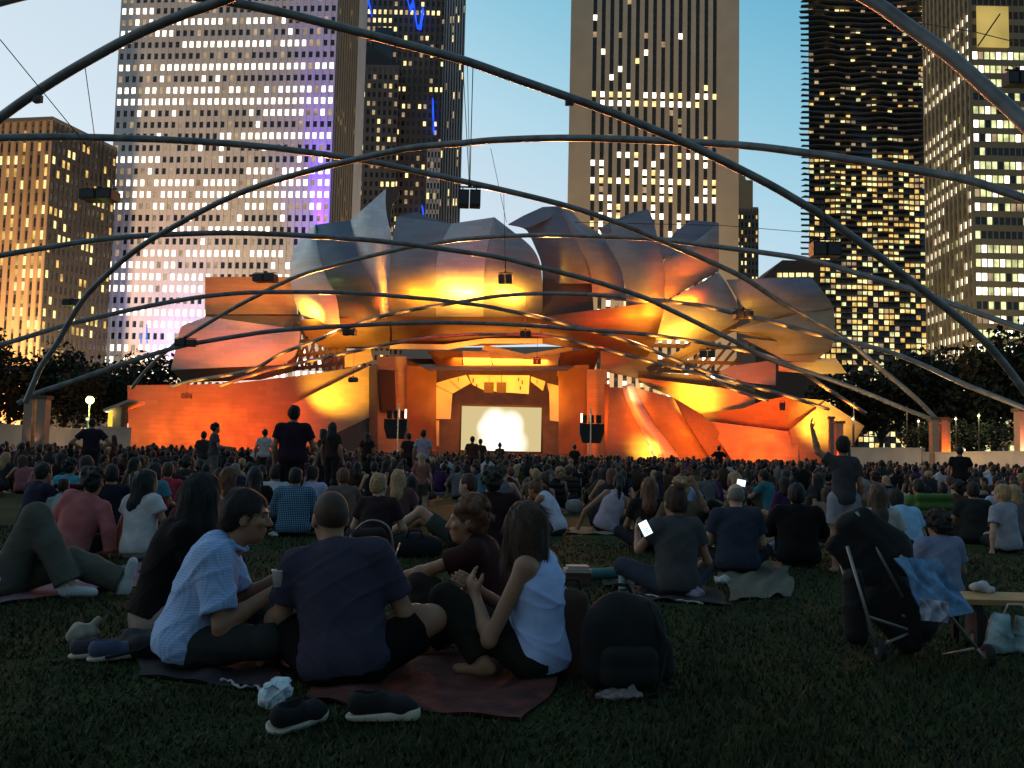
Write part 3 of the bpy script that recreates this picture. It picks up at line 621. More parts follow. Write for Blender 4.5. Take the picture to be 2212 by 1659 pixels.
# fill lamps added at the feet of the towers to brighten the facades
for u, d, u2, v2, d2, c_, pw in ((20, 232, 10, 560, 260, (1, .60, .26), 110000), (470, 262, 470, 480, 297, (1, .86, .80), 20000), (1410, 350, 1410, 480, 400, (1, .68, .38), 62000), (2060, 225, 2060, 600, 262, (1, .75, .35), 16000), (860, 330, 860, 420, 380, (1, .68, .42), 30000)):
    q = GP(u, d, 3); lamp('AREA', 'facade_fill', q, c_, pw, P(u2, v2, d2), 12, sy=6)
# ---------------------------------------------------------------- trees
BARK = pm('bark', (.05, .04, .03), .9, bump=.5, bscale=8)
LEAF = [pm('leaf_dark', (.010, .014, .005), .8, var=.4, scale=1.2), pm('leaf_mid', (.017, .023, .007), .8, var=.4, scale=1.2), pm('leaf_brown', (.014, .012, .006), .8, var=.4, scale=1.2)]
def make_tree(seed, h, wd, n=2600):
    q = random.Random(seed); tr = MB(); cr = MB(); lobes = []
    for i in range(11):
        a = q.random()*2*PI; rr = wd*.5*q.uniform(.1, .75); z = h*q.uniform(.40, .86); lobes.append((Vector((rr*math.cos(a), rr*math.sin(a), z)), wd*q.uniform(.17, .27)))
    tr.tube([(0, 0, 0), (.1, 0, h*.2), (-.1, .1, h*.42), (0, 0, h*.7)], [h*.026, h*.021, h*.016, h*.005], 8)
    for c, r in lobes: tr.tube([(0, 0, h*q.uniform(.22, .4)), c*.55+Vector((0, 0, h*.15)), c], [h*.010, h*.006, h*.002], 6)
    for i in range(n):
        c, r = q.choice(lobes); v = Vector((q.gauss(0, 1), q.gauss(0, 1), q.gauss(0, .8))).normalized()*r*q.uniform(.45, 1.12)
        p = c+v; s = q.uniform(.14, .34)*wd/9; X = Vector((q.gauss(0, 1), q.gauss(0, 1), q.gauss(0, 1))).normalized(); Y = X.cross(Vector((q.gauss(0, 1), q.gauss(0, 1), q.gauss(0, 1)))).normalized()
        cr.quad(p-X*s, p-Y*s*.6, p+X*s, p+Y*s*.6, q.choice((0, 0, 1, 1, 2)))
    return tr, cr
TP = []
for sd, h, wd in ((1, 13, 11), (2, 11, 10), (3, 15, 12)):
    tr, cr = make_tree(sd, h, wd); e = empty('tree', (0, 0, 0)); tr.build('trunk', BARK, e, True, local=True); cr.build('crown', LEAF, e, local=True); TP.append(e)
TREES = [(12,118,0,1.0,'leafy tree at the west edge below the brown tower'),(70,122,1,1.15,'dark tree behind the west steel pylon'),(135,120,2,.95,'dark tree left of the glowing street lamp'),(195,112,0,.85,'tree lit green by the street lamp in front of it'),(255,116,1,1.15,'rounded dark tree before the pale granite tower'),(320,121,0,1.05,'dark tree peeping over the west end of the orange wall'),(372,128,1,.9,'dark tree behind the pale rose panel of the bandshell'),
 (-50,112,2,1.0,'tall tree cut by the west picture edge'),(1850,128,0,1.12,'dark tree just east of the bandshell'),(1905,124,1,1.3,'dark tree left of the twin orange pylons'),(1965,120,2,1.1,'dense dark tree before the foot of the wavy tower'),(2030,124,0,1.35,'broad dark tree below the bronze tower corner'),(2095,116,1,1.35,'round dark tree right of the twin orange pylons'),(2150,112,2,1.1,'dark tree left of the last glowing pylon'),(2215,110,0,1.4,'tall dark tree at the east edge'),(2000,98,1,.55,'low tree behind the east terrace wall'),(2110,92,1,.55,'small bush like tree catching yellow lamp light')]
used = set()
for u, d, k, s, lab in TREES:
    o = TP[k] if k not in used else copy_tree(TP[k]); used.add(k)
    o.location = GP(u, d); o.scale = (s*1.05, s*1.05, s); o.rotation_euler = (0, 0, rnd.random()*6.28); tag(o, lab, 'tree', 'dark park trees')
# ---------------------------------------------------------------- low walls, pylons, lamps
def wallrun(a, b, h, th, label, name='terrace_wall'):
    t = (Vector((b.x, b.y, 0))-Vector((a.x, a.y, 0))).normalized(); n = Vector((-t.y, t.x, 0)); mb = MB()
    mb.prism([(a.x, a.y), (b.x, b.y), (b.x+n.x*th, b.y+n.y*th), (a.x+n.x*th, a.y+n.y*th)], 0, h)
    cp = MB(); q = n*.06; cp.prism([(a.x-q.x, a.y-q.y), (b.x-q.x, b.y-q.y), (b.x+n.x*th+q.x, b.y+n.y*th+q.y), (a.x+n.x*th+q.x, a.y+n.y*th+q.y)], h, h+.12)
    e = empty(name, (a+b)/2); mb.build('wall_face', CONC, e); cp.build('coping', CONC, e); tag(e, label, 'wall')
wallrun(GP(-60, 62), GP(212, 80), 2.4, .5, 'low beige wall beyond the crowd on the west side')
wallrun(GP(205, 79), GP(279, 82), 2.7, .6, 'short pale wall block beside the long orange wall')
wallrun(GP(1838, 80), GP(1990, 74), 2.35, .5, 'low terrace wall just right of the yellow end facet')
wallrun(GP(1992, 74), GP(2290, 55), 2.0, .5, 'long low terrace wall running to the east edge')
PYO = pm('pylon_steel', (.26, .21, .17), .35, metal=.6, var=.1)
def pylon(u, d, v_top, w_, label, col=OR, pw=500, n=2):
    p = GP(u, d); h = P(u, v_top, d).z; e = empty('pylon', p); tag(e, label, 'pylon', 'steel pylons carrying the pipe trellis')
    for i in range(n):
        x = (i-(n-1)/2)*w_*1.15; mb = MB(); mb.box((x, 0, h/2), (w_*.8, w_, h)); mb.build('shaft', PYO, e, local=True)
    mb = MB(); mb.box((0, 0, h+.12), (w_*n*1.15, w_*1.3, .24)); mb.build('cap', DKSTEEL, e, local=True)
    if pw: lamp('SPOT', 'pylon_uplight', p + Vector((w_*.2, -1.1, 1.0)), col, pw, p+Vector((0, 0, h*.55)), .1, 70, .8)
pylon(72, 62, 862, .75, 'pair of steel pylon shafts at the west end of the trellis', (1, .45, .2), 60)
pylon(2028, 72, 908, .62, 'twin orange lit pylon shafts in front of the dark trees', OR, 5000)
pylon(2046, 76, 912, .5, 'yellow lit pylon right beside the twin orange ones', AM, 2600, 1)
pylon(2208, 62, 890, .75, 'bright pink orange pylon at the east edge', (1, .3, .16), 7000, 1)
pylon(1812, 88, 915, .8, 'dull orange pylon near the yellow end facet', OR, 1500, 1)
pylon(1796, 92, 905, .5, 'grey pylon between the yellow facet and the dull orange pylon', AM, 0, 1)
# pavilion gate with a lit post beside the west wall
e = empty('gate_kiosk', GP(252, 90)); tag(e, 'small kiosk with a yellow lit post and tilted flat roof', 'kiosk')
for u, m, w_ in ((243, glow('yellow_lit_post', (1, .62, .06), 1.3), .5), (257, GOLDW, .9), (270, DKSTEEL, .4)):  # the yellow light on the first post is put into its material as glow
    mb = MB(); a_, b_ = P(u, 880, 90), GP(u, 90); mb.box((a_.x, 90, a_.z/2), (w_, .6, a_.z)); mb.build('post', m, e)
mb = MB(); q = [P(222, 889, 88.5), P(278, 868, 89.5)]; mb.add([q[0], q[1], q[1]+Vector((0, 4, 0)), q[0]+Vector((0, 4, 0))]+[x+Vector((0, 0, .25)) for x in (q[0], q[1], q[1]+Vector((0, 4, 0)), q[0]+Vector((0, 4, 0)))], [(0,3,2,1),(4,5,6,7),(0,1,5,4),(1,2,6,5),(2,3,7,6),(3,0,4,7)]); mb.build('roof', CONC, e)
lamp('POINT', 'kiosk_lamp', P(232, 893, 89.5), (1, .8, .4), 60, size=.1)
def street_lamp(u, v, d, col, es, pw, r, label, grp='lamps around the park', mat=None):
    p = GP(u, d); top = P(u, v, d).z; e = empty('street_lamp', p); tag(e, label, 'lamp', grp)
    mb = MB(); mb.lathe((0, 0, 0), [(.16, 0), (.14, .3), (.07, .5), (.06, top-r*1.2), (.12, top-r)], 10); mb.build('post', mat or CONC, e, local=True)
    mb = MB(); mb.ell((0, 0, top), r); mb.build('globe', glow('lamp_globe', col, es), e, True, local=True)
    mb = MB(); mb.lathe((0, 0, top+r*.8), [(r*.9, 0), (r*.5, .12), (.02, .2)], 10); mb.build('lamp_cap', DKSTEEL, e, local=True)
    if pw: lamp('POINT', 'globe_light', p + Vector((0, -r-.25, top)), col, pw, size=.3)
street_lamp(186, 864, 93, (.62, 1.0, .18), 9, 2200, .40, 'street lamp glowing green white against the trees')
street_lamp(183, 905, 84, (1, .85, .5), 1.0, 0, .16, 'low pale lamp post under the glowing street lamp')
for u, v, d, c_, l_ in ((1845, 875, 96, (.9, 1, .9), 'tiny white park lamp right of the bandshell'), (1843, 905, 96, (1, .8, .5), 'small lamp low beside the yellow end facet'), (1960, 884, 98, (1, .6, .25), 'small amber lamp between the pylons'), (1985, 910, 96, (1, .85, .5), 'small lamp left of the twin orange pylons'), (2066, 905, 92, (1, .9, .6), 'small lamp right of the yellow pylon'), (2116, 898, 90, (.8, .9, .4), 'lamp glowing yellow green inside the east trees'), (45, 893, 96, (1, .8, .5), 'small warm lamp left of the west pylon'), (28, 918, 90, (1, .9, .7), 'low white lamp near the west edge')):
    street_lamp(u, v, d, c_, 5, 100 if u != 2116 else 260, .11, l_, mat=DKSTEEL)
for u, d, pw in ((1930, 66, 1300), (2080, 58, 350), (235, 72, 400), (2180, 50, 250)): lamp('POINT', 'wall_fill', GP(u, d, 3.4), (1, .62, .28), pw, size=.3)  # added fill points in place of the bandshell's warm light on the walls
# people standing beyond the east wall read only as a strip of dark shapes
# ---------------------------------------------------------------- trellis of curved pipes
TR = empty('pipe_trellis', (0, 60, 0)); tag(TR, 'overhead trellis of long crossing curved steel pipes spanning the lawn', 'trellis')
PIPE = pm('pipe_paint', (.17, .175, .175), .42, metal=.2, var=.35, scale=1.5, bump=.25, bscale=25)
def catmull(pts, n=14):
    pts = [Vector(p) for p in pts]; o = []
    q = [pts[0]*2-pts[1]] + pts + [pts[-1]*2-pts[-2]]
    for i in range(1, len(q)-2):
        for k in range(n):
            t = k/n; a, b, c, d = q[i-1:i+3]
            o.append(.5*((2*b)+(c-a)*t+(2*a-5*b+4*c-d)*t*t+(3*b-a-3*c+d)*t**3))
    o.append(pts[-1]); return o
ARC = {}
def arc(key, pts, dl, dr, dia=.36, lamps=None, label=None):
    u0, u1 = pts[0][0], pts[-1][0]
    w3 = [P(u, v, dl+(dr-dl)*(u-u0)/(u1-u0)) for u, v in pts]
    cu = catmull(w3, 10); mb = MB(); mb.tube(cu, dia/2, 10); o = mb.build('pipe', PIPE, TR, True)
    if label: o['label'] = label
    ARC[key] = (pts, dl, dr, u0, u1)
    # clamped joints along the pipe
    jb = MB()
    for p in w3[1:-1]: jb.ell(p, (dia*.62,)*3, None, 8, 6)
    if jb.v:
        pass
    if lamps:
        mb = MB(); a, b, step, up = lamps; n = int((b-a)/step)
        for i in range(n):
            u = a+i*step; q = at_arc(key, u); mb.box(q+Vector((0, -.05, (dia*.9) if up else -(dia*.95))), (.22, .25, .34))
        x = mb.build('fixture', BLACK, o); x.parent = TR
    return o
def at_arc(key, u):
    pts, dl, dr, u0, u1 = ARC[key]
    for (a, va), (b, vb) in zip(pts[:-1], pts[1:]):
        if a <= u <= b: v = va+(vb-va)*(u-a)/(b-a); break
    else: v = pts[-1][1]
    return P(u, v, dl+(dr-dl)*(u-u0)/(u1-u0))
arc('A', [(-120,352),(0,255),(100,185),(200,125),(300,72),(400,30),(490,-2),(650,-70),(850,-135),(1100,-175),(1350,-175),(1600,-120),(1760,-60),(1880,0),(1960,55),(2050,120),(2130,190),(2212,265),(2330,390)], 34, 21, .36, label='thick nearest pipe crossing out of the top of the picture')
arc('B', [(-200,60),(100,-20),(300,-30),(420,-8),(500,5),(600,25),(720,55),(860,92),(1000,130),(1100,165),(1200,200),(1300,235),(1400,275),(1500,318),(1640,387),(1720,432),(1800,482),(1900,555),(2000,632),(2100,712),(2160,775),(2225,860)], 34, 44, .38)
arc('D', [(55,870),(72,830),(90,790),(121,745),(180,647),(251,575),(314,526),(359,499),(449,449),(539,409),(629,380),(745,350),(880,321),(992,310),(1082,302),(1239,298),(1423,304),(1603,314),(1738,330),(1872,350),(2007,373),(2097,391),(2212,429),(2330,475)], 60, 34, .36)
arc('C', [(-150,304),(0,298),(100,296),(250,298),(400,304),(550,315),(650,327),(750,341),(850,359),(950,381),(1084,410),(1225,445),(1331,480),(1419,516),(1542,569),(1613,604),(1683,650),(1754,689),(1824,731),(1900,795),(1975,858),(2022,905)], 42, 72, .38)
arc('G', [(285,838),(325,790),(377,745),(438,705),(500,668),(553,640),(640,598),(745,567),(870,537),(940,525),(1010,516),(1100,510),(1200,508),(1300,511),(1423,517),(1540,532),(1650,546),(1750,562),(1850,590),(1950,620),(2050,655),(2150,690),(2212,712),(2320,755)], 88, 48, .36)
arc('E', [(-120,574),(0,552),(100,535),(200,520),(300,510),(400,505),(500,503),(600,506),(700,512),(800,519),(900,530),(1000,544),(1084,557),(1172,579),(1278,606),(1384,640),(1437,664),(1507,698),(1578,733),(1648,769),(1701,790),(1770,812),(1860,845),(1950,882),(2030,912)], 56, 72, .36)
arc('I', [(-120,772),(0,745),(135,705),(270,672),(404,646),(506,634),(600,631),(745,632),(846,639),(947,648),(1001,655),(1048,661),(1116,675),(1172,687),(1278,714),(1349,734),(1472,782),(1578,822),(1683,850),(1790,884)], 62, 93, .36, (600, 860, 10, True))
arc('N', [(370,836),(420,822),(539,800),(607,764),(678,737),(745,710),(800,690),(870,673),(1001,651),(1082,639),(1183,634),(1318,639),(1423,649),(1507,659),(1606,681),(1683,699),(1754,719),(1851,742),(1923,761),(1994,789),(2083,830),(2212,882),(2300,925)], 97, 56, .36, (1040, 1180, 10, True))
arc('H', [(38,872),(78,850),(150,826),(260,788),(371,753),(430,740),(520,725),(600,714),(700,707),(850,699),(980,697),(1120,702),(1278,713),(1401,723),(1507,738),(1613,759),(1666,771),(1720,796),(1790,842),(1870,893)], 64, 90, .36, (420, 720, 11, False))
arc('M', [(470,835),(540,812),(600,795),(731,766),(854,741),(950,727),(1050,722),(1190,727),(1296,752),(1401,780),(1507,808),(1595,845),(1660,866)], 100, 95, .36)
# lamps clamped to the far pipes wash the pipes and the sails
for key, us, pw in (('I', range(1150, 1800, 62), 260), ('N', list(range(430, 780, 58))+list(range(800, 1010, 70))+list(range(1380, 1760, 75)), 230), ('M', list(range(490, 860, 62))+list(range(1210, 1650, 62)), 260), ('H', list(range(1420, 1850, 60)), 450)):
    for u in us: p = at_arc(key, u); lamp('SPOT', 'pipe_lamp', p+Vector((0, -.55, -.8)), (1, .32, .04), pw, p+Vector((0, .05, .2)), .12, 120, .8)
for u, v, tu, td in ((700, 690, 700, 22), (1000, 645, 1050, 14), (1180, 625, 1150, 26), (1400, 700, 1450, 20)): lamp('SPOT', 'crowd_fill', P(u, v, 92), (1, .34, .10), 30000, GP(tu, td), .4, 70, .9)  # added fill spots that warm the crowd, no fixtures of their own
# ---------------------------------------------------------------- hanging loudspeakers
def speaker(u, v, d, w_, h_, key, label, rigid=False, tilt=0.0):
    p = P(u, v, d); e = empty('hanging_speaker', p); tag(e, label, 'loudspeaker', 'loudspeakers hanging from the trellis pipes'); s = d/FPX; W_, H_ = w_*s, h_*s
    for sx in (-1, 1):
        mb = MB(); mb.box((sx*W_*.25, -.02*sx, 0), (W_*.47, W_*.55, H_*.62)); mb.build('cabinet', BLACK, e, local=True)
        mb = MB(); mb.box((sx*W_*.25, -W_*.275-.02*sx-.012, 0), (W_*.40, .02, H_*.5)); mb.build('grille', DARKM, e, local=True)
    mb = MB(); mb.beam((-W_*.5, 0, H_*.46), (W_*.5, 0, H_*.46), .06); mb.beam((-W_*.3, 0, H_*.3), (-W_*.3, 0, H_*.46), .05); mb.beam((W_*.3, 0, H_*.3), (W_*.3, 0, H_*.46), .05); mb.box((0, 0, H_*.52), (W_*.16, .2, H_*.14)); mb.build('rigging_frame', BLACK, e, local=True)
    top = at_arc(key, u)-p if key else Vector((0, 0, 2))
    mb = MB(); mb.tube([(0, 0, H_*.55), (0, 0, max(top.z, H_*.7))], .022, 5)
    if w_ > 30: mb.tube([(0, 0, H_*.55), (-.25, 0, max(top.z, H_*.7))], .015, 5)
    mb.build('cable', BLACK, e, local=True); e.rotation_euler = (0, 0, tilt)
def dk(key, u): return (at_arc(key, u)).y
for a in ((1014, 430, 'B', 50, 58, 'largest black loudspeaker pair hanging in the sky gap between the towers'), (1092, 603, 'E', 31, 30, 'loudspeaker silhouetted on the glowing yellow sails'), (573, 601, 'G', 50, 26, 'loudspeaker hanging before the ochre box panel'), (1135, 722, 'N', 24, 20, 'small loudspeaker under the bright brow lip'), (1160, 781, 'M', 18, 18, 'small loudspeaker hanging inside the stage opening'), (755, 718, 'H', 28, 20, 'loudspeaker at the west end of the brow'), (1605, 681, 'N', 40, 28, 'loudspeaker clamped to a pipe before the slate sail'), (1782, 540, 'D', 62, 50, 'dark loudspeaker cluster against the wavy tower'), (216, 423, 'C', 76, 34, 'dark loudspeaker cluster hanging between the brown and pale towers'), (82, 214, 'A', 20, 26, 'small lamp like speaker under the nearest pipe at the west edge'), (1230, 222, 'B', 18, 18, 'small speaker under the thick pipe beside the white pier tower'), (402, 741, 'H', 46, 22, 'dark cluster at a pipe joint left of the pale rose panel'), (403, 856, 'N', 22, 14, 'small speaker before the orange west wall'), (763, 821, 'M', 20, 14, 'small speaker before the yellow slanting panel'), (1528, 765, 'H', 34, 22, 'loudspeaker under the yellow lit pipe'), (2195, 172, 'D', 50, 46, 'dark speaker at the east edge near the bright mechanical floor'), (1690, 878, 'M', 12, 26, 'slim hanging unit above the red facet'), (155, 655, 'I', 36, 18, 'dim speaker against the dark west trees')):
    u, v, k, w_, h_, lab = a; speaker(u, v, min(dk(k, u), 98), w_, h_, k, lab, tilt=rnd.uniform(-.25, .25))
wires = ((0, 85, 200, 330, 30), (1000, 140, 1014, 405, 40), (1060, 320, 1094, 480, 60), (183, 140, 205, 300, 34), (1088, 410, 1092, 590, 60))
mb = MB()
for u0, v0, u1, v1, d in wires:
    e = MB(); e.tube([P(u0, v0, d), P(u1, v1, d+4)], .018, 5); o = e.build('guy_wire', BLACK); tag(o, 'thin wire stretched down from the trellis near %s' % ('the brown tower' if u0 < 100 else 'the broad pale tower' if u0 < 300 else 'the big hanging loudspeaker' if u0 < 1050 else 'the gap between the sails' if u0 < 1080 else 'the loudspeaker on the yellow sails'), 'wire', 'thin trellis wires')
e = MB(); e.tube([P(1240, 480, 80), P(1560, 487, 82), P(1745, 502, 84)], .03, 5); tag(e.build('guy_wire', BLACK), 'long thin level wire above the orange sail', 'wire', 'thin trellis wires')
e = MB(); e.tube([P(1990, 50, 60), P(2110, 70, 55), P(2230, 100, 50)], .03, 5); tag(e.build('guy_wire', BLACK), 'thin wire in front of the bronze tower top', 'wire', 'thin trellis wires')
# ---------------------------------------------------------------- delay towers beside the stage
def delay(u, d, v0, v1, w_, lu, label):
    p = GP(u, d); e = empty('speaker_tower', p); tag(e, label, 'speaker tower', 'speaker towers beside the stage'); s = d/FPX; zc = P(u, (v0+v1)/2, d).z; H_ = (v1-v0)*s; W_ = w_*s
    mb = MB(); q = [(-.5, 1), (.5, 1), (.5, .1), (.36, -1), (-.36, -1), (-.5, .1)]; vs = [(x*W_, -W_*.3, zc+z*H_/2) for x, z in q]+[(x*W_, W_*.3, zc+z*H_/2) for x, z in q]
    mb.add(vs, [tuple(range(6))[::-1], tuple(range(6, 12))]+[(i, (i+1) % 6, 6+(i+1) % 6, 6+i) for i in range(6)]); mb.build('cabinet', BLACK, e, local=True)
    mb = MB(); mb.tube([(lu*s, -W_*.34, 0), (lu*s, -W_*.34, zc+H_*.5+1.6)], .09, 8); mb.build('mast', pm('bright_mast', (.75, .6, .45), .25, metal=.8), e, local=True)
    for k in range(3):
        mb = MB(); x = (-.3+.3*k)*W_; mb.box((x, 0, zc+H_*.5+.5), (.5, .5, .8)); mb.beam((x, 0, zc+H_*.5), (x, 0, zc+H_*.5+.2), .1); mb.build('lamp_housing', BLACK, e, local=True)
    mb = MB(); mb.box((W_*(.42 if u < 1000 else -.42), -.3, zc+H_*.5+.6), (.16, .1, .9)); mb.build('lamp_glass', glow('hot_lamp', (1, .75, .4), 6), e, local=True)
delay(853, 94, 906, 948, 49, 6, 'black speaker tower with a bright mast left of the screen')
delay(1276, 94, 916, 957, 52, -3, 'black speaker tower with a bright lamp right of the screen')
# hung speaker pair above the screen
for u, lab in ((1056, 'left of two dark speaker boxes hung above the screen'), (1083, 'right of two dark speaker boxes hung above the screen')):
    p = P(u, 838, 117); e = empty('hung_speaker', p); tag(e, lab, 'loudspeaker', 'speaker boxes above the screen')
    mb = MB()
    for k in range(4): mb.box((0, 0, .55-.36*k), (1.25, .8, .33), Matrix.Rotation(-.06*k, 3, 'X'))
    mb.build('cabinet', pm('brown_black_box', (.022, .014, .011), .7), e, local=True); mb = MB(); mb.tube([(0, 0, .7), (0, 0, 2.2)], .04, 6); mb.build('cable', BLACK, e, local=True)
# ---------------------------------------------------------------- people: smooth-blended bodies polygonised with surface nets
V3 = lambda *a: np.array(a, float)
def nrm(v): return v/max(np.linalg.norm(v), 1e-9)
def creases(amp, seed=0.0):
    def f(p):
        x, y, z = p[..., 0], p[..., 1], p[..., 2]
        a = 1-np.abs(np.sin(13*z+8*x+2.4*np.sin(6*y+5*x+seed)+seed)); b = 1-np.abs(np.sin(16*x-10*z+2.2*np.sin(7*z+4*y)+2*seed)); c = 1-np.abs(np.sin(21*z-7*y+1.8*np.sin(11*x+seed)+3*seed))
        m = .5+.5*np.sin(5*x+7*z+seed*2)
        return -amp*(a**4*m + .7*b**4*(1-m) + .45*c**5) + amp*.25*np.sin(31*x+17*z)*np.sin(27*y+9*z)
    return f
class SDF:
    def __init__(s, res): s.res = res; s.ops = []; s.lo = V3(9, 9, 9); s.hi = -s.lo; s.noise = None
    def _ext(s, lo, hi): s.lo = np.minimum(s.lo, lo); s.hi = np.maximum(s.hi, hi)
    def cone(s, a, b, ra, rb, k=.03, flat=0):
        a, b = np.array(a, float), np.array(b, float); lo = np.minimum(a-ra, b-rb); hi = np.maximum(a+ra, b+rb); s._ext(lo, hi)
        ba = b-a; bb = max(ba @ ba, 1e-9); L_ = bb**.5
        def f(p):
            h = ((p-a) @ ba)/bb; hc = np.clip(h, 0, 1)
            d = np.linalg.norm(p-a-hc[..., None]*ba, axis=-1) - (ra+(rb-ra)*hc)
            if flat & 1: d = np.maximum(d, (h-1)*L_)
            if flat & 2: d = np.maximum(d, -h*L_)
            return d
        s.ops.append(('u', f, lo, hi, k)); return s
    def ell(s, c, r, M=None, k=.03, sub=False):
        c, r = np.array(c, float), np.array(r, float); M = np.eye(3) if M is None else np.array(M, float)
        e = np.abs(M) @ r; lo, hi = c-e, c+e
        if not sub: s._ext(lo, hi)
        def f(p):
            q = (p-c) @ M; k0 = np.linalg.norm(q/r, axis=-1); k1 = np.linalg.norm(q/(r*r), axis=-1)
            return k0*(k0-1)/np.maximum(k1, 1e-6)
        s.ops.append(('s' if sub else 'u', f, lo, hi, k)); return s
    def cut(s, p0, n, soft=.0):
        p0, n = np.array(p0, float), nrm(np.array(n, float))
        s.ops.append(('c', lambda p: (p-p0) @ n, None, None, soft)); return s
    def mesh(s, name='body'):
        h = s.res; lo = s.lo-3*h; hi = s.hi+3*h; n = np.ceil((hi-lo)/h).astype(int)+1
        ax = [lo[i]+h*np.arange(n[i]) for i in range(3)]
        F = np.full(n, 1.0)
        for kind, f, a, b, k in s.ops:
            if kind == 'c': sl = [slice(0, n[i]) for i in range(3)]
            else:
                pad = k+3*h; sl = [slice(max(0, int((a[i]-pad-lo[i])/h)), min(n[i], int((b[i]+pad-lo[i])/h)+2)) for i in range(3)]
            p = np.stack(np.meshgrid(*[ax[i][sl[i]] for i in range(3)], indexing='ij'), -1)
            d = f(p); q = F[tuple(sl)]
            if kind == 'u':
                hh = np.clip(.5+.5*(q-d)/max(k, 1e-6), 0, 1); F[tuple(sl)] = q*(1-hh)+d*hh - k*hh*(1-hh)
            elif kind == 's': F[tuple(sl)] = np.maximum(q, -d)
            else: F[tuple(sl)] = np.maximum(q, d)
        if s.noise is not None:
            p = np.stack(np.meshgrid(*ax, indexing='ij'), -1); F = F + s.noise(p)
        F[0], F[-1] = 1, 1; F[:, 0], F[:, -1] = 1, 1; F[:, :, 0], F[:, :, -1] = 1, 1
        # surface nets
        c = [n[i]-1 for i in range(3)]; acc = np.zeros((*c, 3)); cnt = np.zeros(c)
        off = [(i, j, k_) for i in (0, 1) for j in (0, 1) for k_ in (0, 1)]
        cor = {o: F[o[0]:o[0]+c[0], o[1]:o[1]+c[1], o[2]:o[2]+c[2]] for o in off}
        for o in off:
            for ax_ in range(3):
                if o[ax_]: continue
                o2 = list(o); o2[ax_] = 1; a, b = cor[o], cor[tuple(o2)]
                m = (a < 0) != (b < 0)
                t = np.where(m, a/np.where(m, a-b, 1), 0)
                for q in range(3): acc[..., q] += np.where(m, (t if q == ax_ else o[q]), 0)
                cnt += m
        on = cnt > 0; idx = np.full(c, -1); idx[on] = np.arange(on.sum())
        g = np.argwhere(on); v = lo + h*(g + acc[on]/cnt[on][:, None])
        quads = []
        for ax_ in range(3):
            o1, o2 = (ax_+1) % 3, (ax_+2) % 3
            A = F; sl0 = [slice(1, n[i]-1) for i in range(3)]; sl1 = list(sl0); sl0[ax_] = slice(0, n[ax_]-1); sl1[ax_] = slice(1, n[ax_])
            a, b = A[tuple(sl0)], A[tuple(sl1)]; m = np.argwhere((a < 0) != (b < 0))
            if not len(m): continue
            neg = a[tuple(m.T)] < 0; base = m.copy(); base[:, o1] += 1; base[:, o2] += 1
            def cell(d1, d2):
                q = base.copy(); q[:, o1] += d1; q[:, o2] += d2; return idx[q[:, 0], q[:, 1], q[:, 2]]
            q = np.stack([cell(-1, -1), cell(0, -1), cell(0, 0), cell(-1, 0)], 1)
            q[~neg] = q[~neg][:, ::-1]; quads.append(q)
        q = np.concatenate(quads)
        me = bpy.data.meshes.new(name); me.vertices.add(len(v)); me.vertices.foreach_set('co', v.ravel())
        me.loops.add(len(q)*4); me.loops.foreach_set('vertex_index', q.ravel())
        me.polygons.add(len(q)); me.polygons.foreach_set('loop_start', np.arange(len(q))*4); me.polygons.foreach_set('use_smooth', np.ones(len(q), bool))
        me.update(calc_edges=True); me.validate(); return me
def wob(amp, fx, fy, fz, seed=0.0):
    def f(p):
        x, y, z = p[..., 0], p[..., 1], p[..., 2]
        return amp*(np.sin(fx*x+1.3*np.sin(fz*.37*z+seed)+seed)*np.sin(fy*y+.9*np.sin(fx*.31*x)+2*seed) + .7*np.sin(fz*z+2.1*np.sin(fx*.4*x+seed)+1.4*np.sin(fy*.35*y)))
    return f
def rotm(yaw, pitch=0.0, rl=0.0):
    """Head frame: X right, Y forward, Z up."""
    return np.array(Matrix.Rotation(R(yaw), 3, 'Z') @ Matrix.Rotation(R(pitch), 3, 'X') @ Matrix.Rotation(R(rl), 3, 'Y'))
BASE = dict(pel=(0,0,.115), chest=(0,.03,.41), nb=(0,.04,.565), head=(0,.075,.715), hy=0, hp=0, hr=0, w=1.0, tw=0,
    elL=(-.26,.10,.28), wrL=(-.22,.30,.22), elR=(.26,.10,.28), wrR=(.22,.30,.22),
    knL=(-.34,.30,.19), anL=(.06,.36,.07), toL=(.20,.34,.05), knR=(.34,.30,.19), anR=(-.06,.42,.07), toR=(-.20,.40,.05))
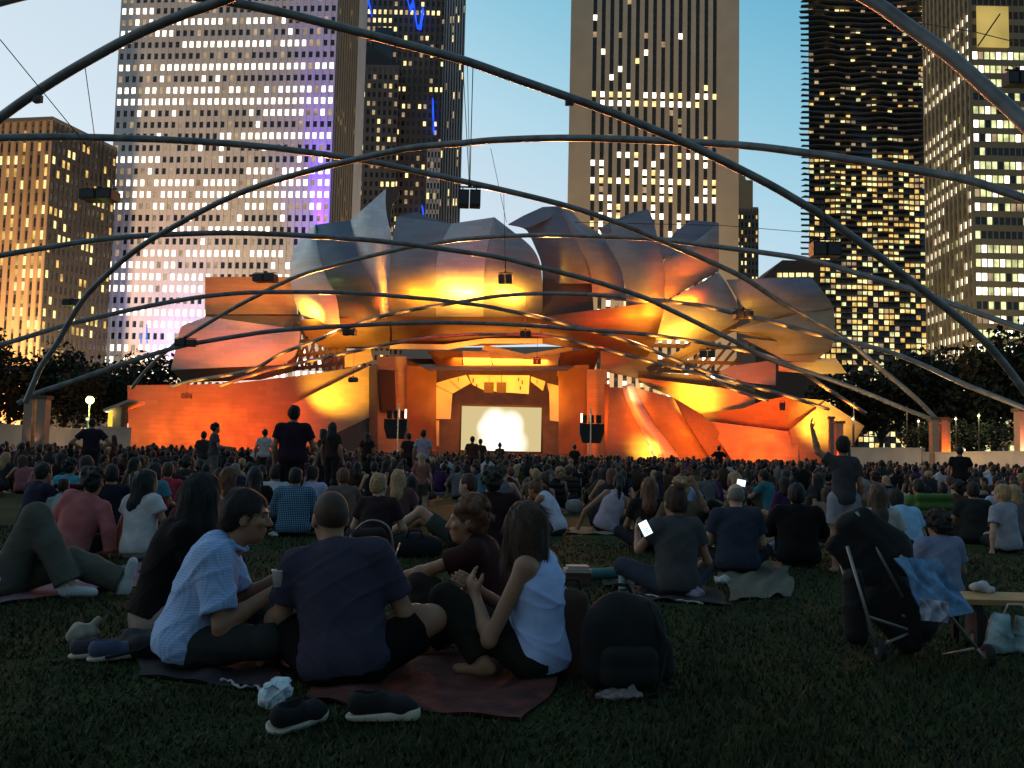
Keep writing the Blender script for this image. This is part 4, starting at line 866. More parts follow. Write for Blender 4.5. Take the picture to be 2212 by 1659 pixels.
POSES = {
 'cross': {},
 'hug': dict(chest=(0,.06,.41), nb=(0,.10,.56), head=(0,.15,.71), knL=(-.13,.42,.44), anL=(-.11,.58,.07), toL=(-.11,.74,.04), knR=(.13,.42,.44), anR=(.11,.58,.07), toR=(.11,.74,.04), elL=(-.27,.24,.34), wrL=(-.06,.47,.33), elR=(.27,.24,.34), wrR=(.06,.48,.30)),
 'back': dict(chest=(0,-.10,.40), nb=(0,-.13,.555), head=(0,-.11,.71), hp=8, knL=(-.12,.42,.22), anL=(-.10,.84,.07), toL=(-.12,.90,.18), knR=(.14,.44,.30), anR=(.13,.80,.07), toR=(.13,.94,.05), elL=(-.25,-.28,.24), wrL=(-.26,-.38,.04), elR=(.25,-.28,.24), wrR=(.27,-.36,.04)),
 'lean': dict(pel=(-.05,0,.115), chest=(.05,.0,.40), nb=(.10,.01,.55), head=(.13,.04,.70), elR=(.31,-.04,.26), wrR=(.33,-.02,.04), knL=(-.25,.30,.34), anL=(-.2,.5,.06), toL=(-.2,.62,.05)),
 'side': dict(pel=(0,0,.115), knL=(.10,.34,.12), anL=(.36,.22,.06), toL=(.46,.14,.05), knR=(.26,.34,.16), anR=(.50,.10,.06), toR=(.58,0,.05), chest=(-.02,.03,.41), elL=(-.28,.02,.26), wrL=(-.30,.02,.04)),
 'stand': dict(pel=(0,0,.95), chest=(0,0,1.27), nb=(0,.0,1.455), head=(0,.035,1.60), elL=(-.25,-.02,1.12), wrL=(-.27,.05,.88), elR=(.25,-.02,1.12), wrR=(.27,.05,.88), knL=(-.10,.03,.50), anL=(-.11,0,.08), toL=(-.13,.15,.04), knR=(.10,.03,.50), anR=(.11,0,.08), toR=(.13,.15,.04)),
 'akimbo': dict(elL=(-.42,-.05,1.14), wrL=(-.19,.08,.99), elR=(.42,-.05,1.14), wrR=(.19,.08,.99)),
 'armup': dict(elR=(.26,-.02,1.12), wrR=(.30,.1,.92), elL=(-.40,.10,1.52), wrL=(-.47,.14,1.78)),
 'hold': dict(elR=(.30,.06,1.12), wrR=(.30,.28,1.10), elL=(-.26,-.02,1.12), wrL=(-.27,.05,.88)),
}
for k in ('akimbo', 'armup', 'hold'): POSES[k] = {**POSES['stand'], **POSES[k]}
def pose(name, **kw): return {**BASE, **POSES[name], **kw}
def frame(q):
    A = {k: np.array(v, float) for k, v in q.items() if isinstance(v, tuple)}
    up = nrm(A['chest']-A['pel']); t = R(q['tw']); x = V3(math.cos(t), math.sin(t), 0); x = nrm(x-up*(x@up)); y = np.cross(up, x)
    A['M'] = np.stack([x, y, up], 1); A['up'] = up; A['x'] = x; A['y'] = y; w = q['w']
    A['shL'] = A['chest']+up*.115-x*.165*w; A['shR'] = A['chest']+up*.115+x*.165*w
    A['hipL'] = A['pel']-x*.085-up*.02; A['hipR'] = A['pel']+x*.085-up*.02
    A['H'] = rotm(q['hy'], q['hp'], q['hr']); return A
def torso(S, A, w, e=0.0, hips=True):
    M = A['M']; pel, ch = A['pel'], A['chest']
    if hips: S.ell(pel, (.165*w+e, .115+e, .125+e), M, .05)
    S.ell(pel*.52+ch*.48, (.142*w+e, .100+e, .15+e), M, .06)
    S.ell(ch, (.165*w+e, .108+e, .155+e), M, .06)
    S.cone(A['shL']+A['x']*.02, A['shR']-A['x']*.02, .058+e, .058+e, .05)
    S.cone(ch+A['up']*.10, A['nb'], .085+e, .055+e, .05)
def hand(S, A, side, curl=.5, detail=True):
    wr, el = A['wr'+side], A['el'+side]; d = nrm(wr-el); hd = A.get('hd'+side); d = nrm(hd) if hd is not None else d
    pn = A.get('pn'+side); pn = nrm(pn - d*(pn@d)) if pn is not None else nrm(np.cross(d, V3(0, 0, 1)) if abs(d[2]) < .9 else V3(1 if side == 'L' else -1, 0, 0))
    sx = np.cross(d, pn)                              # across the palm
    if side == 'L': sx = -sx
    B = np.stack([sx, pn, d], 1); c = wr+d*.045; S.ell(c, (.040, .017, .050), B, .02)
    if not detail: S.ell(wr+d*.115, (.034, .020, .045), B, .02); S.cone(c+sx*.03, c+sx*.055+d*.05, .012, .010, .015); return
    for i, (o, L_) in enumerate(((.030, .070), (.010, .080), (-.010, .075), (-.029, .060))):
        p = wr+d*.085+sx*o; ang = curl*(.55+.1*i); dd = d
        for j, f in enumerate((.45, .32, .28)):
            dd = nrm(dd*math.cos(ang)+pn*math.sin(ang)); q = p+dd*L_*f; S.cone(p, q, .0095-.001*j, .0088-.001*j, .004); p = q; pn_ = pn
    p = wr+d*.025+sx*.030; q = p+nrm(sx*.7+d*.6+pn*.3)*.042; S.cone(p, q, .013, .011, .012); S.cone(q, q+nrm(d*.8+pn*.5+sx*.1)*.034, .0105, .008, .006)
def head(S, A, male=True, face=True):
    c, H = A['head'], A['H']; at = lambda x, y, z: c+H@V3(x, y, z)
    S.cone(A['nb']-A['up']*.03, at(0, -.02, -.06), .056 if male else .048, .050 if male else .044, .025)
    S.ell(at(0, -.012, .025), (.075, .095, .094), H, .02); S.ell(at(0, .028, -.045), (.057, .064, .075), H, .04); S.ell(at(0, .055, -.092), (.026, .024, .022), H, .03)
    if face:
        S.cone(at(0, .088, .012), at(0, .112, -.028), .009, .014, .012); S.ell(at(.013, .098, -.032), (.010, .010, .008), H, .008); S.ell(at(-.013, .098, -.032), (.010, .010, .008), H, .008)
        S.cone(at(-.035, .082, .026), at(.035, .082, .026), .011, .011, .015)
        for sx in (-1, 1): S.ell(at(sx*.042, .070, -.02), (.022, .018, .018), H, .02)
        S.ell(at(0, .090, -.058), (.022, .008, .006), H, .006); S.ell(at(0, .087, -.069), (.019, .009, .006), H, .006)
    for sx in (-1, 1): S.ell(at(sx*.076, -.004, -.012), (.009, .020, .032), H, .008); S.ell(at(sx*.078, .0, -.03), (.007, .012, .012), H, .006)
def legs(S, A, e=0.0, fr=1.0, calf=None, feet=True, shoe=False, only=None):
    for s in ('L', 'R'):
        if only and s != only: continue
        hp, kn, an, to = A['hip'+s], A['kn'+s], A['an'+s], A['to'+s]
        if fr < 1: S.cone(hp, hp+(kn-hp)*fr, .088+e, .068+e+(.014 if e else 0), .04, 1 if e else 0)
        else: S.cone(hp, kn, .086+e, .058+e, .04)
        if fr >= 1:
            c = calf if calf is not None else 1.0
            if c > 0: 
                m = kn+(an-kn)*.35; S.cone(kn, m, .054+e, .054+e, .03); S.cone(m, kn+(an-kn)*c, .054+e, .036+e+(.012 if e else 0), .03, 1 if e else 0)
        if feet and not e:
            d = nrm(to-an); S.cone(an, an+d*.02-V3(0, 0, .02), .036, .034, .02); S.cone(an-d*.03-V3(0, 0, .03), to, .032, .024, .025)
def skin_mesh(q, A, res, male, detail, face):
    S = SDF(res); torso(S, A, q['w'], -.004); head(S, A, male, face)
    for s in ('L', 'R'):
        sh, el, wr = A['sh'+s], A['el'+s], A['wr'+s]; f = 1.0 if male else .86
        S.cone(sh, el, .050*f, .040*f, .03); m = el+(wr-el)*.3; S.cone(el, m, .040*f, .039*f, .02); S.cone(m, wr, .039*f, .026*f, .02); hand(S, A, s, q.get('curl'+s, .5), detail)
    legs(S, A); return S.mesh('body')
def shirt_mesh(q, A, res, sleeve=.6, e=.014, tank=False, long=False, hem=.0, folds=.0035, collar=False):
    S = SDF(res); up, x = A['up'], A['x']
    S.ell(A['pel'], (.165*q['w']+e+.016, .115+e+.016, .125+e), A['M'], .05)
    S.ell(A['pel']*.52+A['chest']*.48, (.146*q['w']+e+.008, .104+e+.008, .16+e), A['M'], .06)
    S.ell(A['chest'], (.165*q['w']+e, .108+e, .155+e), A['M'], .06)
    if not tank: S.cone(A['shL']+x*.02, A['shR']-x*.02, .058+e, .058+e, .05)
    S.cone(A['chest']+up*.06, A['chest']+up*.135, (.11 if not tank else .10), .075+e*.5, .04)
    for s in ('L', 'R'):
        if tank:
            S.cone(A['sh'+s]+(A['sh'+('R' if s == 'L' else 'L')]-A['sh'+s])*.28-up*.06, A['sh'+s]+(A['sh'+('R' if s == 'L' else 'L')]-A['sh'+s])*.27+up*.045, .050, .034, .03); continue
        sh, el, wr = A['sh'+s], A['el'+s], A['wr'+s]
        if long: S.cone(sh, el, .052+e, .044+e, .03); S.cone(el, el+(wr-el)*.93, .044+e, .030+e, .025, 1)
        else: S.cone(sh, sh+(el-sh)*sleeve, .053+e, .054+e, .03, 1)
    S.ell(A['nb']+up*.025+A['y']*.02, (.062, .066, .05), A['M'], sub=True)
    S.cut(A['pel']+up*(-.075+hem), -up)
    if folds: S.noise = creases(folds*2.0, q.get('seed', 1.0))
    if collar:
        for i in range(9):
            a0, a1 = 2*PI*(i+.9)/10.8, 2*PI*(i+1.9)/10.8; pt = lambda a: A['nb']+A['M']@V3(.066*math.sin(a), .07*math.cos(a)+.01, .022-.014*math.cos(a)); S.cone(pt(a0), pt(a1), .014, .014, .006)
    return S.mesh('shirt')
def trouser_mesh(q, A, res, kind='long', e=.014):
    S = SDF(res); S.ell(A['pel'], (.165*q['w']+.006, .115+.006, .125+.006), A['M'], .05)
    S.cut(A['pel']+A['up']*.09, A['up'])
    if kind == 'shorts': legs(S, A, e, .72, feet=False)
    elif kind == 'capri': legs(S, A, e, 1.0, .35, False)
    else: legs(S, A, e, 1.0, .93, False)
    S.noise = creases(.007, q.get('seed', 2.0)+1); return S.mesh('trousers')
def hair_mesh(A, res, style, seed=1.0, amp=.004):
    S = SDF(res); c, H = A['head'], A['H']; at = lambda x, y, z: c+H@V3(x, y, z)
    dn = lambda x, y, z: c+H@V3(x, y, 0)+V3(0, 0, z)
    if style in ('bald', 'buzz'):
        S.ell(at(0, -.016, .026), (.0775, .0955, .0955), H, .02); S.ell(at(0, .075, -.02), (.09, .055, .10), H, sub=True); S.cut(at(0, -.05, -.045), H@V3(0, .3, -1)); amp = 0
        if style == 'bald': S.cut(at(0, 0, .055), H@V3(0, .35, 1))
    else:
        S.ell(at(0, -.020, .036), (.086, .102, .098), H, .02); S.ell(at(0, -.055, -.02), (.072, .058, .075), H, .03)
        S.ell(at(0, .105, -.035), (.068, .062, .085), H, sub=True)
        if style == 'short': S.cut(at(0, -.05, -.07), H@V3(0, .25, -1)); [S.ell(at(sx*.08, .012, -.02), (.02, .022, .038), H, sub=True) for sx in (-1, 1)]
        if style == 'long':
            S.cone(dn(0, -.07, .0), dn(0, -.105, -.22), .078, .082, .05); S.cone(dn(0, -.105, -.2), dn(0, -.10, -.36), .078, .045, .04)
            for sx in (-1, 1): S.cone(at(sx*.062, -.02, .02), dn(sx*.085, -.03, -.20), .036, .030, .03)
        if style == 'bob':
            S.cone(dn(0, -.06, .02), dn(0, -.075, -.14), .088, .085, .05)
            for sx in (-1, 1): S.cone(at(sx*.064, -.005, .03), dn(sx*.082, .005, -.15), .036, .034, .03)
        if style == 'bun': S.ell(at(0, -.07, .125), (.042, .042, .036), H, .02); S.cut(at(0, -.05, -.06), H@V3(0, .25, -1))
        if style == 'pony': S.cone(at(0, -.115, .03), dn(0, -.16, -.05), .03, .04, .02); S.cone(dn(0, -.16, -.05), dn(0, -.14, -.22), .04, .015, .02)
        if style == 'curly':
            q = random.Random(int(seed*100))
            for i in range(38):
                a, b = q.random()*6.28, q.uniform(-.5, 1.4); v = V3(math.cos(a)*math.cos(b)*.095, math.sin(a)*math.cos(b)*.105-.03, math.sin(b)*.11+.03)
                if v[1] > .045 and v[2] < .06: continue
                S.ell(c+H@v, (q.uniform(.02, .034),)*3, H, .012)
    if amp: S.noise = wob(amp, 95, 80, 28, seed)
    return S.mesh('hair')
def strands(me, A, style, n, seed=1.0):
    """Loose strands lying over the hair, in the same mesh."""
    q = np.random.default_rng(int(seed*100)); vs = np.array([v.co[:] for v in me.vertices]); ns = np.array([v.normal[:] for v in me.vertices]); fs = [tuple(p.vertices) for p in me.polygons]
    c = A['head']; back = -(A['H'] @ V3(0, 1, 0)); V = [tuple(v) for v in vs]; F = fs
    for i in q.integers(0, len(vs), n):
        p, nn = vs[i], ns[i]; up = (p-c)[2]; d = V3(0, 0, -1) if style in ('long', 'bob', 'pony') and up < .06 else nrm(back*1.0+V3(0, 0, -.5)+ (nn-V3(0, 0, nn[2]))*.8)
        d = d + q.normal(0, .16 if style != 'curly' else .7, 3); d = nrm(d-nn*(d@nn)); L_ = q.uniform(.03, .09) if style in ('long', 'bob', 'pony') else q.uniform(.012, .035); s_ = nrm(np.cross(d, nn))*.0012; k = len(V)
        for t, lift in ((0, .0005), (.5, .004), (1, .0035+q.uniform(-.002, .006))): x = p+d*L_*t+nn*lift-V3(0, 0, .004*t*t); V += [tuple(x-s_*(1.2-t)), tuple(x+s_*(1.2-t))]
        F += [(k, k+1, k+3, k+2), (k+2, k+3, k+5, k+4)]
    m2 = bpy.data.meshes.new('hair'); m2.from_pydata(V, [], F); m2.polygons.foreach_set('use_smooth', [True]*len(m2.polygons)); m2.update(); return m2
SKIN = {'fair': pm('skin_fair', (.42, .25, .17), .6, var=.06, scale=20), 'tan': pm('skin_tan', (.28, .145, .085), .6, var=.08, scale=20), 'brown': pm('skin_brown', (.12, .06, .035), .6, var=.08, scale=20)}
HAIRM = {'black': pm('hair_black', (.006, .005, .005), .68, var=.3, scale=40), 'dark': pm('hair_dark_brown', (.016, .009, .006), .68, var=.3, scale=40), 'brown': pm('hair_brown', (.045, .022, .011), .68, var=.3, scale=40), 'red': pm('hair_auburn', (.10, .038, .016), .68, var=.35, scale=30), 'blond': pm('hair_blond', (.30, .185, .085), .7, var=.3, scale=35), 'grey': pm('hair_grey', (.16, .14, .12), .6, var=.2, scale=35)}
CLO = {}
def cloth(col, kind='plain'):
    key = (col, kind)
    if key not in CLO:
        m = pm('cloth_%d' % len(CLO), col, .9, var=.14, scale=9, bump=.15, bscale=60, spec=.12, sheen=.0)
        if kind in ('plaid', 'check'):
            nt = m.node_tree; N = nt.nodes; L = nt.links; b = N['Principled BSDF']; tc = N.new('ShaderNodeTexCoord'); prev = None
            for ax_ in ('X', 'Z'):
                wv = N.new('ShaderNodeTexWave'); wv.bands_direction = ax_; wv.inputs['Scale'].default_value = 14 if kind == 'plaid' else 26; wv.inputs['Distortion'].default_value = .6; L.new(tc.outputs['Object'], wv.inputs['Vector'])
                if prev is None: prev = wv.outputs['Fac']
                else:
                    ml = N.new('ShaderNodeMath'); ml.operation = 'MULTIPLY'; L.new(prev, ml.inputs[0]); L.new(wv.outputs['Fac'], ml.inputs[1]); prev = ml.outputs[0]
            rp = N.new('ShaderNodeValToRGB'); e = rp.color_ramp.elements; e[0].color = (.012, .025, .06, 1) if kind == 'plaid' else (*[c*.72 for c in col], 1); e[1].color = (*col, 1); e[1].position = .55
            L.new(prev, rp.inputs['Fac']); L.new(rp.outputs['Color'], b.inputs['Base Color'])
        CLO[key] = m
    return CLO[key]
def mob(name, me, m, parent=None):
    o = bpy.data.objects.new(name, me); COL.objects.link(o)
    if not len(me.materials): me.materials.append(m)
    else: o.material_slots[0].link = 'OBJECT'; o.material_slots[0].material = m
    if parent is not None: o.parent = parent
    return o
EYE = pm('eye_dark', (.012, .01, .009), .3, var=0)
def person(label, q, loc, yaw, skin='tan', hair=('short', 'dark'), shirt=None, pants=None, res=.009, male=True, face=True, scale=1.0, shoes=None, group=None, hamp=.004):
    """A single figure, modelled for its own pose. shirt/pants: dict(col=..., **options)."""
    A = frame(q); b = mob('person', skin_mesh(q, A, res, male, res < .012, face), SKIN[skin]); b.location = loc; b.rotation_euler = (0, 0, R(yaw)); b.scale = (scale,)*3
    tag(b, label, 'person', group)
    if shirt:
        o = dict(shirt); c = o.pop('col'); k = o.pop('kind', 'plain'); mob('shirt', shirt_mesh(q, A, res, **o), cloth(c, k), b)
    if pants:
        o = dict(pants); c = o.pop('col'); mob('trousers', trouser_mesh(q, A, res, **o), cloth(c), b)
    if hair:
        hm = hair_mesh(A, min(res, .008), hair[0], q.get('seed', 1.3), hamp)
        if res < .012 and hair[0] not in ('bald', 'buzz'): hm = strands(hm, A, hair[0], 2600 if res < .009 else 1200, q.get('seed', 1.3))
        mob('hair', hm, HAIRM[hair[1]], b)
    if shoes:
        for s in ('L', 'R'):
            S = SDF(res); an, to = A['an'+s], A['to'+s]; d = nrm(to-an); S.cone(an-d*.02, an-V3(0, 0, .03), .046, .042, .02); S.cone(an-d*.035-V3(0, 0, .03), to+d*.02, .040, .032, .03); mob('shoe', S.mesh('shoe'), cloth(shoes), b)
    if face and res < .009:
        for sx in (-1, 1):
            mb = MB(); H = A['H']; c = A['head']+H@V3(sx*.031, .079, .006); mb.ell(c, (.013, .008, .006), Matrix(H.tolist()), 10, 6); mb.build('eye', EYE, b, True, local=True)
            mb = MB(); mb.tube([A['head']+H@V3(sx*x, y, z) for x, y, z in ((.014, .094, .024), (.032, .092, .030), (.05, .080, .026))], [.004, .005, .002], 6); mb.build('eyebrow', HAIRM['dark'], b, True, local=True)
    return b
# ---------------------------------------------------------------- the people nearest the camera
def gl(u, v): p = G(u, v); return Vector((p.x, p.y, 0))
NAVY = (.040, .037, .058); LBLUE = (.34, .50, .80); BLK = (.0045, .0045, .005)
person('bald man in dark navy T-shirt with his back to us in the circle of friends', pose('cross', chest=(-.05,.05,.41), nb=(-.09,.10,.555), head=(-.12,.15,.70), hy=28, hp=-6, elR=(.24,.10,.29), wrR=(.38,.28,.27), elL=(-.31,.10,.27), wrL=(-.20,.30,.26), knR=(.36,.20,.25), knL=(-.35,.20,.23), w=1.08, seed=.7),
    gl(745, 1478), 0, 'tan', ('buzz', 'brown'), dict(col=NAVY, sleeve=.72, e=.02, folds=.005), dict(col=BLK, kind='shorts', e=.022), res=.0078, scale=1.05)
person('man in light blue short sleeved shirt seen from the side holding a cup', pose('cross', chest=(0,.08,.40), nb=(0,.17,.54), head=(0,.245,.685), hy=-8, hp=-4, elR=(.23,.17,.22), wrR=(.10,.42,.37), elL=(-.20,.22,.26), wrL=(-.06,.45,.42), knR=(.30,.38,.16), knL=(-.30,.36,.20), curlL=.9, curlR=.7, w=1.05, seed=1.9),
    gl(402, 1436), -78, 'tan', ('short', 'dark'), dict(col=LBLUE, kind='check', sleeve=.80, e=.024, folds=.0065, collar=True), dict(col=(.022,.025,.024)), res=.0078, scale=1.05)
person('woman in black top with long black hair behind the man in light blue', pose('cross', chest=(0,.07,.43), nb=(0,.16,.58), head=(0,.215,.735), hy=28, elR=(.25,.16,.28), wrR=(.2,.36,.2), w=.95, seed=2.4),
    gl(336, 1384), -58, 'tan', ('long', 'black'), dict(col=BLK, long=True, e=.024, hem=.085), dict(col=(.22,.18,.15), kind='shorts', e=.03), res=.0085, male=False, scale=1.06)
person('brown haired woman in pale blue tank top sitting right of the bald man in navy', pose('cross', chest=(0,.02,.415), nb=(0,.055,.56), head=(0,.10,.695), hy=-38, hp=-10, elL=(-.22,.17,.19), wrL=(-.10,.30,.37), elR=(.19,.20,.24), wrR=(.02,.34,.38), hdL=(.25,.5,.8), curlL=.8, knL=(-.11,.46,.34), anL=(-.16,.22,.07), toL=(-.20,.34,.04), knR=(.14,.42,.30), anR=(.10,.66,.07), toR=(.1,.78,.04), w=.93, seed=3.1),
    gl(1166, 1462), 66, 'tan', ('bob', 'brown'), dict(col=(.36,.47,.74), tank=True, e=.018, folds=.006), dict(col=(.014,.014,.011), e=.02), res=.0075, male=False, hamp=.006)
person('person with curly auburn hair reaching an arm out behind the woman in the tank top', pose('cross', chest=(0,.08,.40), nb=(0,.14,.54), head=(0,.185,.675), hy=20, elL=(-.16,.34,.42), wrL=(-.14,.56,.36), elR=(.22,.2,.28), knL=(-.16,.40,.34), anL=(-.2,.3,.07), toL=(-.2,.42,.05), w=.95, seed=4.2),
    gl(1072, 1395), 78, 'tan', ('curly', 'red'), dict(col=(.035,.012,.012), e=.02), dict(col=(.03,.025,.02)), res=.009, male=False)
person('person in light blue shirt lying back with bent knees on the striped blanket', pose('cross', pel=(0,0,.12), chest=(0,-.34,.20), nb=(0,-.50,.30), head=(0,-.64,.40), hp=-30, elL=(-.3,-.42,.06), wrL=(-.3,-.2,.05), elR=(.3,-.42,.06), wrR=(.3,-.2,.05), knL=(-.06,.36,.22), anL=(-.05,.72,.08), toL=(-.05,.76,.20), knR=(.10,.18,.52), anR=(.10,.42,.07), toR=(.1,.55,.04), w=1.05),
    gl(22, 1284), -86, 'fair', ('short', 'brown'), dict(col=(.30,.48,.75), e=.02), dict(col=(.085,.085,.07), e=.035), res=.011, shoes=(.42,.46,.48), scale=1.06)
MID = []
def mid(u, v, pz, yaw, skin, hair, shirt, pants, label, male=True, res=.013, **kw):
    p = gl(u, v) if v > 200 else GP(u, v); MID.append(p); person(label, pz, p, yaw, skin, hair, shirt, pants, res=res, male=male, face=False, **kw)
DP = dict(col=(.015, .015, .018)); JN = dict(col=(.03, .04, .06)); SH = dict(col=(.06, .05, .04), kind='shorts')
mid(160, 1203, pose('lean', w=.97, hp=-4), 8, 'tan', ('curly', 'black'), dict(col=(.40,.13,.13), long=True, e=.024), DP, 'person in pink long sleeved shirt leaning on one arm near the striped blanket')
mid(298, 1206, pose('side', w=.9, hy=-15), -25, 'tan', ('long', 'black'), dict(col=(.46,.45,.46), sleeve=.4, e=.026), dict(col=(.36,.36,.36), kind='shorts'), 'woman in loose white top with very long black hair behind the pink shirt', False)
mid(1462, 1288, pose('cross', hy=10, elL=(-.27,.12,.34), wrL=(-.24,.26,.46), elR=(.27,.05,.26), wrR=(.2,.2,.16), w=.92), 10, 'tan', ('bun', 'brown'), dict(col=(.06,.06,.062), e=.02, sleeve=.5), JN, 'woman in grey T-shirt with tied up hair looking at a glowing phone', False, .010)
mid(1593, 1238, pose('cross', w=1.1), 0, 'fair', ('bald', 'grey'), dict(col=(.030,.036,.055), e=.022), DP, 'bald man in dark slate T-shirt sitting right of the woman with the phone', True, .010)
mid(1200, 1156, pose('cross', chest=(0,.12,.38), nb=(0,.24,.49), head=(0,.33,.60), hp=-12, elR=(.2,.34,.3), wrR=(.16,.44,.1), elL=(-.2,.34,.3), wrL=(-.16,.5,.1), w=.93), 62, 'tan', ('bun', 'red'), dict(col=(.48,.48,.58), tank=True, e=.022), dict(col=(.05,.045,.06)), 'woman in white tank top bending forward in the middle of the lawn', False)
mid(1316, 1150, pose('lean', elL=(-.34,.04,.30), wrL=(-.42,.1,.10), w=.9), -4, 'tan', ('pony', 'dark'), dict(col=(.36,.31,.38), tank=True, e=.022), DP, 'woman in lavender tank top propped on one arm', False)
mid(632, 1158, pose('cross', w=1.08, hp=-10), 5, 'tan', ('short', 'black'), dict(col=(.16,.33,.46), kind='plaid', long=True, e=.026), DP, 'man in blue checked shirt sitting in front of the standing man')
mid(590, 13.4, pose('cross'), 20, 'tan', ('short', 'dark'), dict(col=(.46,.46,.5)), DP, 'person in white shirt half hidden left of the blue checked shirt')
mid(668, 13.6, pose('cross'), -12, 'tan', ('short', 'dark'), dict(col=(.36,.38,.55)), DP, 'person in pale lavender shirt peeking out right of the blue checked shirt')
mid(810, 1200, pose('cross', hy=-15, w=.95), -8, 'fair', ('short', 'blond'), dict(col=(.028,.018,.020)), DP, 'blond short haired person in dark top behind a folding chair frame', True)
mid(742, 12.4, pose('hug', w=.95), 25, 'tan', ('short', 'red'), dict(col=(.13,.09,.07)), SH, 'person in brown T-shirt hugging their knees left of the blond short haired person', False)
mid(855, 12.2, pose('cross'), 0, 'fair', ('long', 'blond'), dict(col=(.10,.05,.05)), DP, 'woman with long fair hair behind the blond short haired person', False)
mid(907, 15.0, pose('stand', hy=6, w=.9), 4, 'fair', ('long', 'blond'), dict(col=(.24,.10,.08)), SH, 'child with long blond hair standing in the glow before the stage', False, scale=.62)
mid(355, 13.6, pose('cross'), 12, 'tan', ('short', 'brown'), dict(col=(.38,.035,.06)), DP, 'person in bright red shirt sitting left of the long haired women')
mid(140, 14.2, pose('cross', w=1.1), -6, 'tan', ('curly', 'black'), dict(col=(.045,.27,.36)), DP, 'person in teal shirt with bushy black hair at the west side')
mid(128, 11.2, pose('cross', w=.9), 12, 'tan', ('short', 'dark'), dict(col=(.28,.36,.36)), DP, 'small child in pale green shirt just before the teal shirt', scale=.78)
mid(322, 13.0, pose('cross'), -20, 'tan', ('long', 'black'), dict(col=(.05,.19,.25)), DP, 'person with long black hair and a teal collar left of the red shirt', False)
mid(482, 11.4, pose('cross'), -25, 'tan', ('long', 'red'), dict(col=(.12,.06,.05)), DP, 'woman with long auburn hair right of the red shirt', False)
mid(545, 11.8, pose('cross'), 18, 'tan', ('long', 'black'), dict(col=(.014,.013,.013)), DP, 'woman with long black hair and dark top left of the blue checked shirt', False)
mid(232, 11.0, pose('cross'), 22, 'tan', ('short', 'black'), dict(col=(.012,.013,.022)), DP, 'person in near black clothes between the pink shirt and the loose white top')
mid(62, 11.2, pose('hug'), -30, 'tan', ('short', 'black'), dict(col=(.02,.022,.04)), SH, 'person in dark blue top hugging their knees at the west edge')
mid(1062, 9.6, pose('cross', w=1.15), 6, 'brown', ('curly', 'dark'), dict(col=(.022,.010,.010), e=.03), DP, 'dark broad figure with bushy hair in front of the video screen', scale=1.08)
mid(985, 10.6, pose('back', knL=(-.12,.40,.40), hp=0), 84, 'fair', ('short', 'brown'), dict(col=(.06,.018,.02)), dict(col=(.06,.07,.06), kind='shorts'), 'person leaning back with bare outstretched legs behind the curly haired one', False)
mid(1402, 10.6, pose('cross'), -8, 'tan', ('long', 'red'), dict(col=(.014,.012,.012)), DP, 'woman with long auburn hair and black top behind the glowing phone', False)
mid(1472, 10.2, pose('cross', elR=(.28,.02,.5), wrR=(.16,.0,.74)), 6, 'tan', ('curly', 'blond'), dict(col=(.10,.08,.05)), DP, 'person with frizzy fair hair raising an elbow behind the woman in grey', False)
mid(1725, 9.4, pose('hug', w=1.1), -10, 'tan', ('short', 'black'), dict(col=(.008,.008,.009), long=True, e=.03), DP, 'person dressed all in black hunched right of the bald man in slate')
mid(1824, 8.8, pose('armup', hy=-12, w=.72, elR=(.20,-.02,1.12), wrR=(.22,.1,.92), elL=(-.30,.06,1.52), wrL=(-.36,.10,1.80)), -6, 'tan', ('short', 'dark'), dict(col=(.045,.045,.05), sleeve=.6, e=.026), dict(col=(.22,.22,.26), kind='shorts', e=.03), 'child standing behind the stroller with one arm raised high', True, .010, scale=.76)
mid(1900, 9.6, pose('cross', w=.9), -14, 'fair', ('long', 'brown'), dict(col=(.40,.38,.36)), DP, 'woman with long brown hair and white vest right of the raised arm', False)
mid(1968, 10.0, pose('cross', chest=(0,.1,.40), nb=(0,.18,.54), head=(0,.25,.66), w=1.05), 20, 'tan', ('short', 'dark'), dict(col=(.25,.44,.62), e=.024), DP, 'person in light blue shirt bowed forward beside the white vest')
mid(2036, 1300, pose('cross', w=1.0, hy=8), 6, 'tan', ('curly', 'dark'), dict(col=(.17,.20,.30), e=.024), DP, 'curly haired child in grey blue shirt sitting behind the stroller', True, .010, scale=.82)
mid(2105, 12.6, pose('cross'), -20, 'tan', ('short', 'dark'), dict(col=(.02,.022,.02)), DP, 'dark clad person far right beyond the curly haired child')
mid(2178, 11.4, pose('side'), 30, 'fair', ('short', 'blond'), dict(col=(.28,.28,.32)), DP, 'fair haired person in pale top at the east edge', False)
mid(2160, 15.0, pose('back'), -20, 'fair', ('short', 'brown'), dict(col=(.34,.36,.46)), JN, 'person in white striped shirt leaning back near the east wall')
mid(1990, 14.0, pose('cross'), 8, 'tan', ('short', 'dark'), dict(col=(.10,.16,.05)), DP, 'person in olive green shirt behind the light blue shirt')
ST = dict(male=True)
mid(625, 13.6, pose('hold', w=1.15), 4, 'tan', ('short', 'black'), dict(col=(.022,.012,.020), e=.024), dict(col=(.02,.015,.015)), 'tall man in dark maroon shirt standing with his back to us before the yellow panel', res=.010)
mid(567, 27.0, pose('stand', w=.95), 8, 'tan', ('short', 'black'), dict(col=(.42,.38,.36)), dict(col=(.04,.03,.03)), 'person in white T-shirt standing left of the tall man in maroon', scale=.97)
mid(457, 24.0, pose('hold'), -60, 'tan', ('curly', 'black'), dict(col=(.06,.055,.06)), dict(col=(.10,.10,.10)), 'adult with bushy hair standing in front of the orange west wall')
mid(434, 24.4, pose('stand', w=.9), 30, 'tan', ('short', 'dark'), dict(col=(.05,.04,.04)), dict(col=(.16,.2,.17)), 'shorter companion beside the bushy haired adult', scale=.88)
